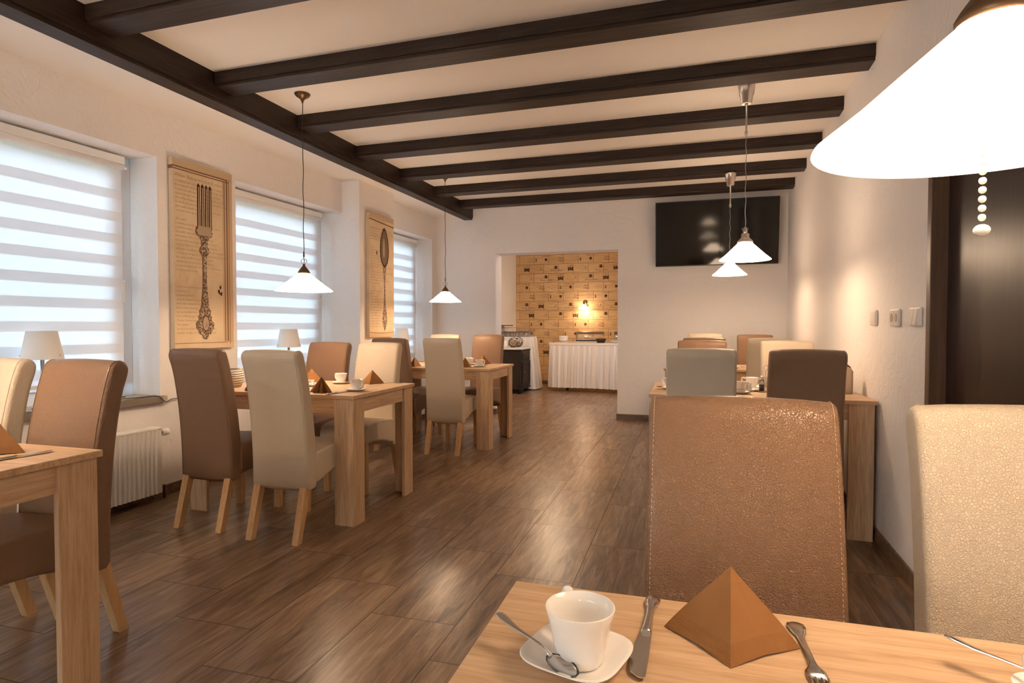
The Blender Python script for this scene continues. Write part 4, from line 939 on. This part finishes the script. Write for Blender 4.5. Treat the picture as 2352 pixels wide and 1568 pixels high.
# ---------------------------------------------------------------- buffet room
# wallpaper print
rnd = random.Random(3); ln = []; XZ = Matrix(((1, 0, 0, 0), (0, 0, -1, 0), (0, 1, 0, 0), (0, 0, 0, 1)))
kinds = ['mm', 'jo', 'cr', 'pt', 'ln', 'bx']
lt = MB(); lt.m(M['ink']); seq = 0
for r in range(3, 14):
    z0 = r*.185; off = (.30*.33 if r % 2 else 0)
    for cidx in range(-13, -1):
        x0 = cidx*.30+(off if off else 0)
        if x0 < -3.45 or x0 > -.55: continue
        k = kinds[(cidx*2+r*3+(r//2)) % 6]; cx_ = x0+.15
        if k == 'mm':
            ln += [('Marquis de Matta', cx_-.115, z0+.040, .036), ('MILANO', cx_-.035, z0+.012, .018)]
            for a in (-.6, .6): lt.prism([(cx_-.05, z0+.105+a*.03), (cx_+.05, z0+.105-a*.03), (cx_+.05, z0+.111-a*.03), (cx_-.05, z0+.111+a*.03)], 0, .0008, mtx=Matrix.Translation((0, AY-.002, 0)) @ XZ)
            lt.prism([(cx_+.030*math.cos(q*PI/4)*(1.3 if q % 2 else .7), z0+.118+.036*math.sin(q*PI/4)*(1.2 if q % 2 else .8)) for q in range(8)], 0, .001, mtx=Matrix.Translation((0, AY-.002, 0)) @ XZ)
        elif k == 'jo':
            ln += [("JOHNSON'S", cx_-.085, z0+.146, .031), ('reserve', cx_-.02, z0+.03, .014)]
            lt.prism([(cx_+.028*math.cos(q*PI/6), z0+.092+.030*math.sin(q*PI/6)) for q in range(11)], 0, .001, mtx=Matrix.Translation((0, AY-.002, 0)) @ XZ)
        elif k == 'cr':
            ln += [('CHATEAU', cx_-.04, z0+.155, .015), ('DE LA RESERVE', cx_-.075, z0+.135, .017), ('1961', cx_+.08, z0+.012, .014)]
            for s in (-1, 1): lt.prism([(cx_+s*.020, z0+.048), (cx_+s*.060, z0+.045), (cx_+s*.050, z0+.075), (cx_+s*.062, z0+.105), (cx_+s*.038, z0+.122), (cx_+s*.022, z0+.100)], 0, .001, mtx=Matrix.Translation((0, AY-.002, 0)) @ XZ)
            lt.prism([(cx_-.018, z0+.055), (cx_+.018, z0+.055), (cx_+.020, z0+.10), (cx_, z0+.125), (cx_-.020, z0+.10)], 0, .001, mtx=Matrix.Translation((0, AY-.002, 0)) @ XZ)
        elif k == 'pt':
            ln += [('Petit', cx_-.03, z0+.098, .050), ('Village', cx_-.055, z0+.052, .050)]
        elif k == 'ln':
            ln += [('CABERNET', cx_-.055, z0+.07, .018)]; lt.prism([(cx_, z0+.12), (cx_+.009, z0+.105), (cx_, z0+.09), (cx_-.009, z0+.105)], 0, .001, mtx=Matrix.Translation((0, AY-.002, 0)) @ XZ)
        else:
            ln += [('DOMAINE DU VAL', cx_-.06, z0+.085, .018)]; lt.prism([(cx_+.08, z0+.06), (cx_+.115, z0+.06), (cx_+.10, z0+.09), (cx_+.112, z0+.115), (cx_+.085, z0+.115), (cx_+.093, z0+.09)], 0, .001, mtx=Matrix.Translation((0, AY-.002, 0)) @ XZ)
            for zz in (.055, .125): lt.prism([(cx_-.09, z0+zz), (cx_+.08, z0+zz), (cx_+.08, z0+zz+.003), (cx_-.09, z0+zz+.003)], 0, .0008, mtx=Matrix.Translation((0, AY-.002, 0)) @ XZ)
M['crateink'] = mat('faded_crate_ink', (.11, .06, .03), .8, spec=.1); lt.mats = [M['crateink']]
lt.build('printed_emblems', None, wp); font_mesh(ln, M['crateink'], 'printed_lettering', wp, Matrix.Translation((0, AY-.0012, 0)) @ XZ, .15)

# skirted buffet table
BH = .872
bt = empty('buffet_table', (-2.38, 10.47, 0), D2(-7), 'long buffet table with a pleated white skirt in the room beyond the passage', 'table')
MB().box(0, 2.6, 0, .8, BH-.03, BH, .003).build('tabletop', M['oakx'], bt)
for x in (.22, 2.4):
    for y in (.25, .72): MB().box(x, x+.04, y, y+.04, 0, BH-.03).build('leg', M['black'], bt)
def skirt(path_pts, z0, z1, amp, freq, name, parent, mt, wave=None):
    b = MB(); rows = []; nz = 9
    L_ = [0]
    for p, q in zip(path_pts, path_pts[1:]): L_.append(L_[-1]+math.hypot(q[0]-p[0], q[1]-p[1]))
    tot = L_[-1]; N_ = int(tot/.008)
    pos = []
    for i in range(N_+1):
        s = tot*i/N_; j = max(k for k in range(len(L_)-1) if L_[k] <= s+1e-9); t = (s-L_[j])/(L_[j+1]-L_[j]); p, q = path_pts[j], path_pts[j+1]
        dx, dy = q[0]-p[0], q[1]-p[1]; l = math.hypot(dx, dy); pos.append((p[0]+dx*t, p[1]+dy*t, dy/l, -dx/l, s))
    for k in range(nz+1):
        t = k/nz; z = z1+(z0-z1)*t; a = amp*(min(1, .15+t*1.6)); row = []
        for x, y, nx, ny, s in pos:
            ph = s*freq+.9*math.sin(s*3.1)+.5*math.sin(s*7.7+1); d_ = a*(math.sin(ph)+.35*math.sin(2.3*ph+t*1.2))+.02*t
            row.append(b.b.verts.new((x+nx*d_, y+ny*d_, z+(.004*math.sin(s*5) if k == nz else 0))))
        rows.append(row)
    for A, B in zip(rows, rows[1:]):
        for i in range(len(A)-1): f = b.b.faces.new((A[i], A[i+1], B[i+1], B[i])); f.smooth = True
    return b.build(name, mt, parent)
skirt([(-.0, .8), (-.01, -.012), (2.61, -.012), (2.61, .8)], .075, BH-.04, .020, 58, 'pleated_skirt', bt, M['cloth'])
MB().box(-.016, 2.616, -.018, -.0, BH-.045, BH-.004, .003).box(-.018, 0, -.018, .8, BH-.045, BH-.004, .003).build('skirt_band', M['cloth'], bt)
def bloc(x, y, z=0): a = D2(-7); return (-2.38+x*math.cos(a)-y*math.sin(a), 10.47+x*math.sin(a)+y*math.cos(a), BH+z)
for i in range(3):
    b = MB(); b.lathe([(0, 0), (.045, 0), (.05, .003), (.078, .045), (.084, .062), (.082, .062), (.074, .045), (.045, .008), (0, .008)], 32); o = tag(b.build('serving_bowl', M['porcelain']), 'white bowl in the stack at the left end of the buffet, '+['lowest', 'middle', 'topmost'][i]+' of three', 'bowl', 'stacked white bowls'); o.location = bloc(.20, .16, i*.026)
for i in range(4):
    o = rplate(0, 0, 'white plate in the stack right of the bread basket, '+['lowest', 'second from below', 'third from below', 'topmost'][i], .085, 0, 'stacked white plates on the buffet'); o.location = bloc(1.13, .14, i*.012)
def dome(x, y, rz, lab):
    o = empty('food_cover', bloc(x, y), rz, lab, 'food cover', 'clear covers over dark trays on the buffet')
    MB().box(-.27, .27, -.17, .17, 0, .018, .006).build('base_board', M['marble'], o); MB().box(-.25, .25, -.155, .155, .018, .05, .006).build('dark_tray', M['traydark'], o)
    b = MB(); pr = [(.155*math.cos(a), .052+.145*math.sin(a)**.8) for a in [i*PI/14 for i in range(15)]]
    rings = [[b.b.verts.new((x_, p[0]*(.93 if abs(x_) > .24 else 1), p[1]*(.97 if abs(x_) > .24 else 1))) for p in pr] for x_ in (-.25, -.235, 0, .235, .25)]
    for A, B in zip(rings, rings[1:]):
        for i in range(14): f = b.b.faces.new((A[i], A[i+1], B[i+1], B[i])); f.smooth = True
    b.b.faces.new(rings[0]); b.b.faces.new(rings[-1][::-1]); b.build('clear_cover', M['glass'], o)
    MB().tube([(-.03, -.15, .10), (-.03, -.172, .10), (.03, -.172, .10), (.03, -.15, .10)], .004, 6).build('cover_handle', M['steel'], o)
dome(.62, .42, D2(7), 'clear food cover over a dark tray behind the white bowls on the buffet'); dome(1.32, .42, D2(7), 'clear food cover over a dark tray at the right end of the buffet in view')
bk = empty('bread_basket', bloc(.90, .12), .2, 'dark wicker basket of bread slices on the buffet', 'basket')
MB().lathe([(0, 0), (.065, 0), (.085, .075), (.080, .075), (.062, .01), (0, .01)], 28, sq=3).build('basket_body', M['wicker'], bk)
for i in range(4):
    b = MB(); b.box(-.045, .045, -.008, .008, 0, .07, .006, 2, Matrix.Rotation(.35*(i-1.5), 4, 'Y')); o = tag(b.build('bread_slice', M['bread']), 'slice of brown bread in the dark wicker basket, '+['leftmost', 'second from left', 'third from left', 'rightmost'][i], 'bread', 'bread slices in the basket'); o.location = bloc(.90+(i-1.5)*.022, .12+(i % 2)*.012, .03); o.rotation_euler = (0, 0, .4*i-.6)
b = MB(); b.prism([(.0, .0), (.16, -.01), (.17, .02), (.01, .03)], 0, .006); o = tag(b.build('serving_tongs', M['steel']), 'steel serving tongs lying beside the white bowls', 'tongs'); o.location = bloc(.29, .13, .002)
# wall sconce
def sconce(x, z, lab):
    o = empty('wall_lamp', (x, AY-.001, z), 0, lab, 'lamp', 'wall lamps of the buffet room')
    MB().lathe([(.045, 0), (.045, .01), (.02, .02), (0, .022)], 24, mtx=Matrix.Translation((0, 0, .13)) @ Matrix.Rotation(PI/2, 4, 'X')).build('wall_plate', M['brass'], o)
    MB().tube(spline([(0, -.02, .13), (0, -.08, .16), (0, -.14, .15), (0, -.15, .10)], 5), .006).build('arm', M['brass'], o)
    s = shade_mesh(.105, .085, .022, o, kind='_wall'); s.location = (0, -.15, 0); MB().sphere((0, -.15, .028), .02, 14, (1, 1, 1.2)).build('bulb', M['bulb_wall'], o)
    MB().lathe([(.024, .083), (.022, .095), (.012, .11), (0, .112)], 20, c=(0, -.15, 0)).build('shade_cap', M['brass'], o)
sconce(-1.955, 1.50, 'small glowing wall lamp on the wine crate wallpaper'); sconce(.0, 1.50, 'unseen wall lamp added behind the wall to brighten the buffet room')  # second lamp is added out of view as extra light on the buffet
pendant(-2.0, 9.0, 2.38, .19, .125, ZC, 'brass', 'unseen glass pendant added above the passage to light the buffet room', kind='_dim')  # added lamp, kept hidden above the header, brightens the buffet room

# dark cabinet
cb = empty('black_cabinet', (-2.745, 9.83, 0), 0, 'black wooden cabinet with pale marble top and ball feet beyond the passage', 'cabinet')
MB().box(-.60, 0, 0, .60, .07, .755, .004).box(-.62, .012, -.012, .612, .07, .10, .004).box(-.61, .008, -.008, .608, .735, .76, .003).build('body', M['blackcab'], cb)
MB().box(-.63, .02, -.02, .62, .76, .79, .004).build('marble_top', M['marble'], cb)
for x in (-.55, -.05):
    for y in (.06, .54): MB().sphere((x, y, .036), .036, 14, (1, 1, .98)).build('foot', M['blackcab'], cb)
dr = MB().box(.0, .014, .05, .55, .585, .715, .003).box(.014, .020, .08, .52, .61, .69, .004).build('drawer', M['blackcab'], cb); MB().sphere((.038, .30, .65), .014, 12).tube([(.014, .30, .65), (.034, .30, .65)], .006).build('knob', M['brass'], dr)
dd = MB().box(.0, .014, .05, .55, .13, .555, .003).box(.014, .022, .05, .11, .13, .555, .003).box(.014, .022, .49, .55, .13, .555, .003).box(.014, .022, .11, .49, .13, .19, .003).box(.014, .022, .11, .49, .495, .555, .003).build('door', M['blackcab'], cb); MB().sphere((.040, .09, .37), .010, 10).sphere((.040, .09, .33), .010, 10).tube([(.030, .09, .30), (.034, .09, .35), (.030, .09, .40)], .006).build('handle', M['brass'], dd)
# glass jars with lids on the cabinet
def jar(x, y, mt, lab):
    o = empty('glass_jar', (x, y, .792), D2(0), lab, 'jar', 'tilted glass jars on the cabinet'); R_ = Matrix.Translation((0, 0, .085)) @ Matrix.Rotation(D2(38), 4, 'Y')
    MB().lathe([(0, -.08), (.035, -.08), (.075, -.045), (.088, 0), (.075, .045), (.056, .062), (.054, .062), (.073, .044), (.086, 0), (.073, -.043), (.034, -.078), (0, -.078)], 32, mtx=R_).build('glass_body', M['glass'], o)
    MB().lathe([(0, -.072), (.034, -.072), (.070, -.04), (.082, 0), (.074, .02), (0, .025)], 28, mtx=R_).build('filling', mt, o)
    l = MB(); l.lathe([(.060, .058), (.062, .062), (.062, .078), (.055, .084), (0, .086)], 24, mtx=R_)
    l.build('steel_lid', M['steel'], o)
jar(-2.93, 9.98, M['cereal'], 'tilted glass jar of golden cornflakes on the black cabinet'); jar(-2.90, 10.20, M['muesli'], 'tilted glass jar of brown muesli behind the cornflake jar')
b = MB(); b.lathe([(0, 0), (.05, 0), (.07, .06), (.065, .10), (.055, .12), (.05, .12), (.06, .09), (.045, .01), (0, .01)], 26); o = tag(b.build('serving_jug', M['porcelain']), 'white porcelain jug at the left end of the black cabinet', 'jug'); o.location = (-3.07, 9.95, .791)
# cloth covered table with wine glasses
gt = empty('covered_table', (-2.76, 10.52, 0), 0, 'tall side table draped to the floor in white cloth behind the black cabinet', 'table'); GH = .968
MB().box(-.60, -.01, .01, .44, GH-.03, GH-.006).build('tabletop', M['oakx'], gt)
for x in (-.58, -.05):
    for y in (.02, .39): MB().box(x, x+.035, y, y+.035, 0, GH-.03).build('leg', M['black'], gt)
b = MB(); b.m(M['cloth']).box(-.605, .0, .0, .45, GH-.005, GH, .002); b.mats = [M['cloth']]; b.build('cloth_top', M['cloth'], gt)
dp = skirt([(-.55, -.003), (-.02, -.003), (.003, .02), (.003, .43), (-.02, .453), (-.55, .453)], .015, GH-.002, .014, 26, 'cloth_drape', gt, M['cloth'])
for v in dp.data.vertices:
    t = 1-v.co.z/GH
    if v.co.x > -.03: v.co.x += .10*t
def make_glass():
    b = MB(); b.lathe([(.030, 0), (.036, .03), (.038, .05), (.032, .075), (.012, .092), (.0035, .10), (.003, .155), (.010, .163), (.034, .168), (.034, .170), (0, .170)], 20); b2 = b.build('wine_glass', M['glass']); return tag(b2, 'x', 'wine glass', 'upturned wine glasses')
GL = make_glass(); k = 0
for iy in range(4):
    for ix in range(6):
        place(GL, used, (-3.30+ix*.088, 10.58+iy*.10, GH), 0, 'upturned wine glass on the white draped table, %s row, %s' % (['front', 'second', 'third', 'back'][iy], ['leftmost', 'second from left', 'third from left', 'third from right', 'second from right', 'rightmost'][ix])); k += 1
sh = struct(box('trim_2', M['darkframe'], None, -3.379, -3.20, 10.3, 10.9, 1.165, 1.185))

bpy.context.view_layer.update()
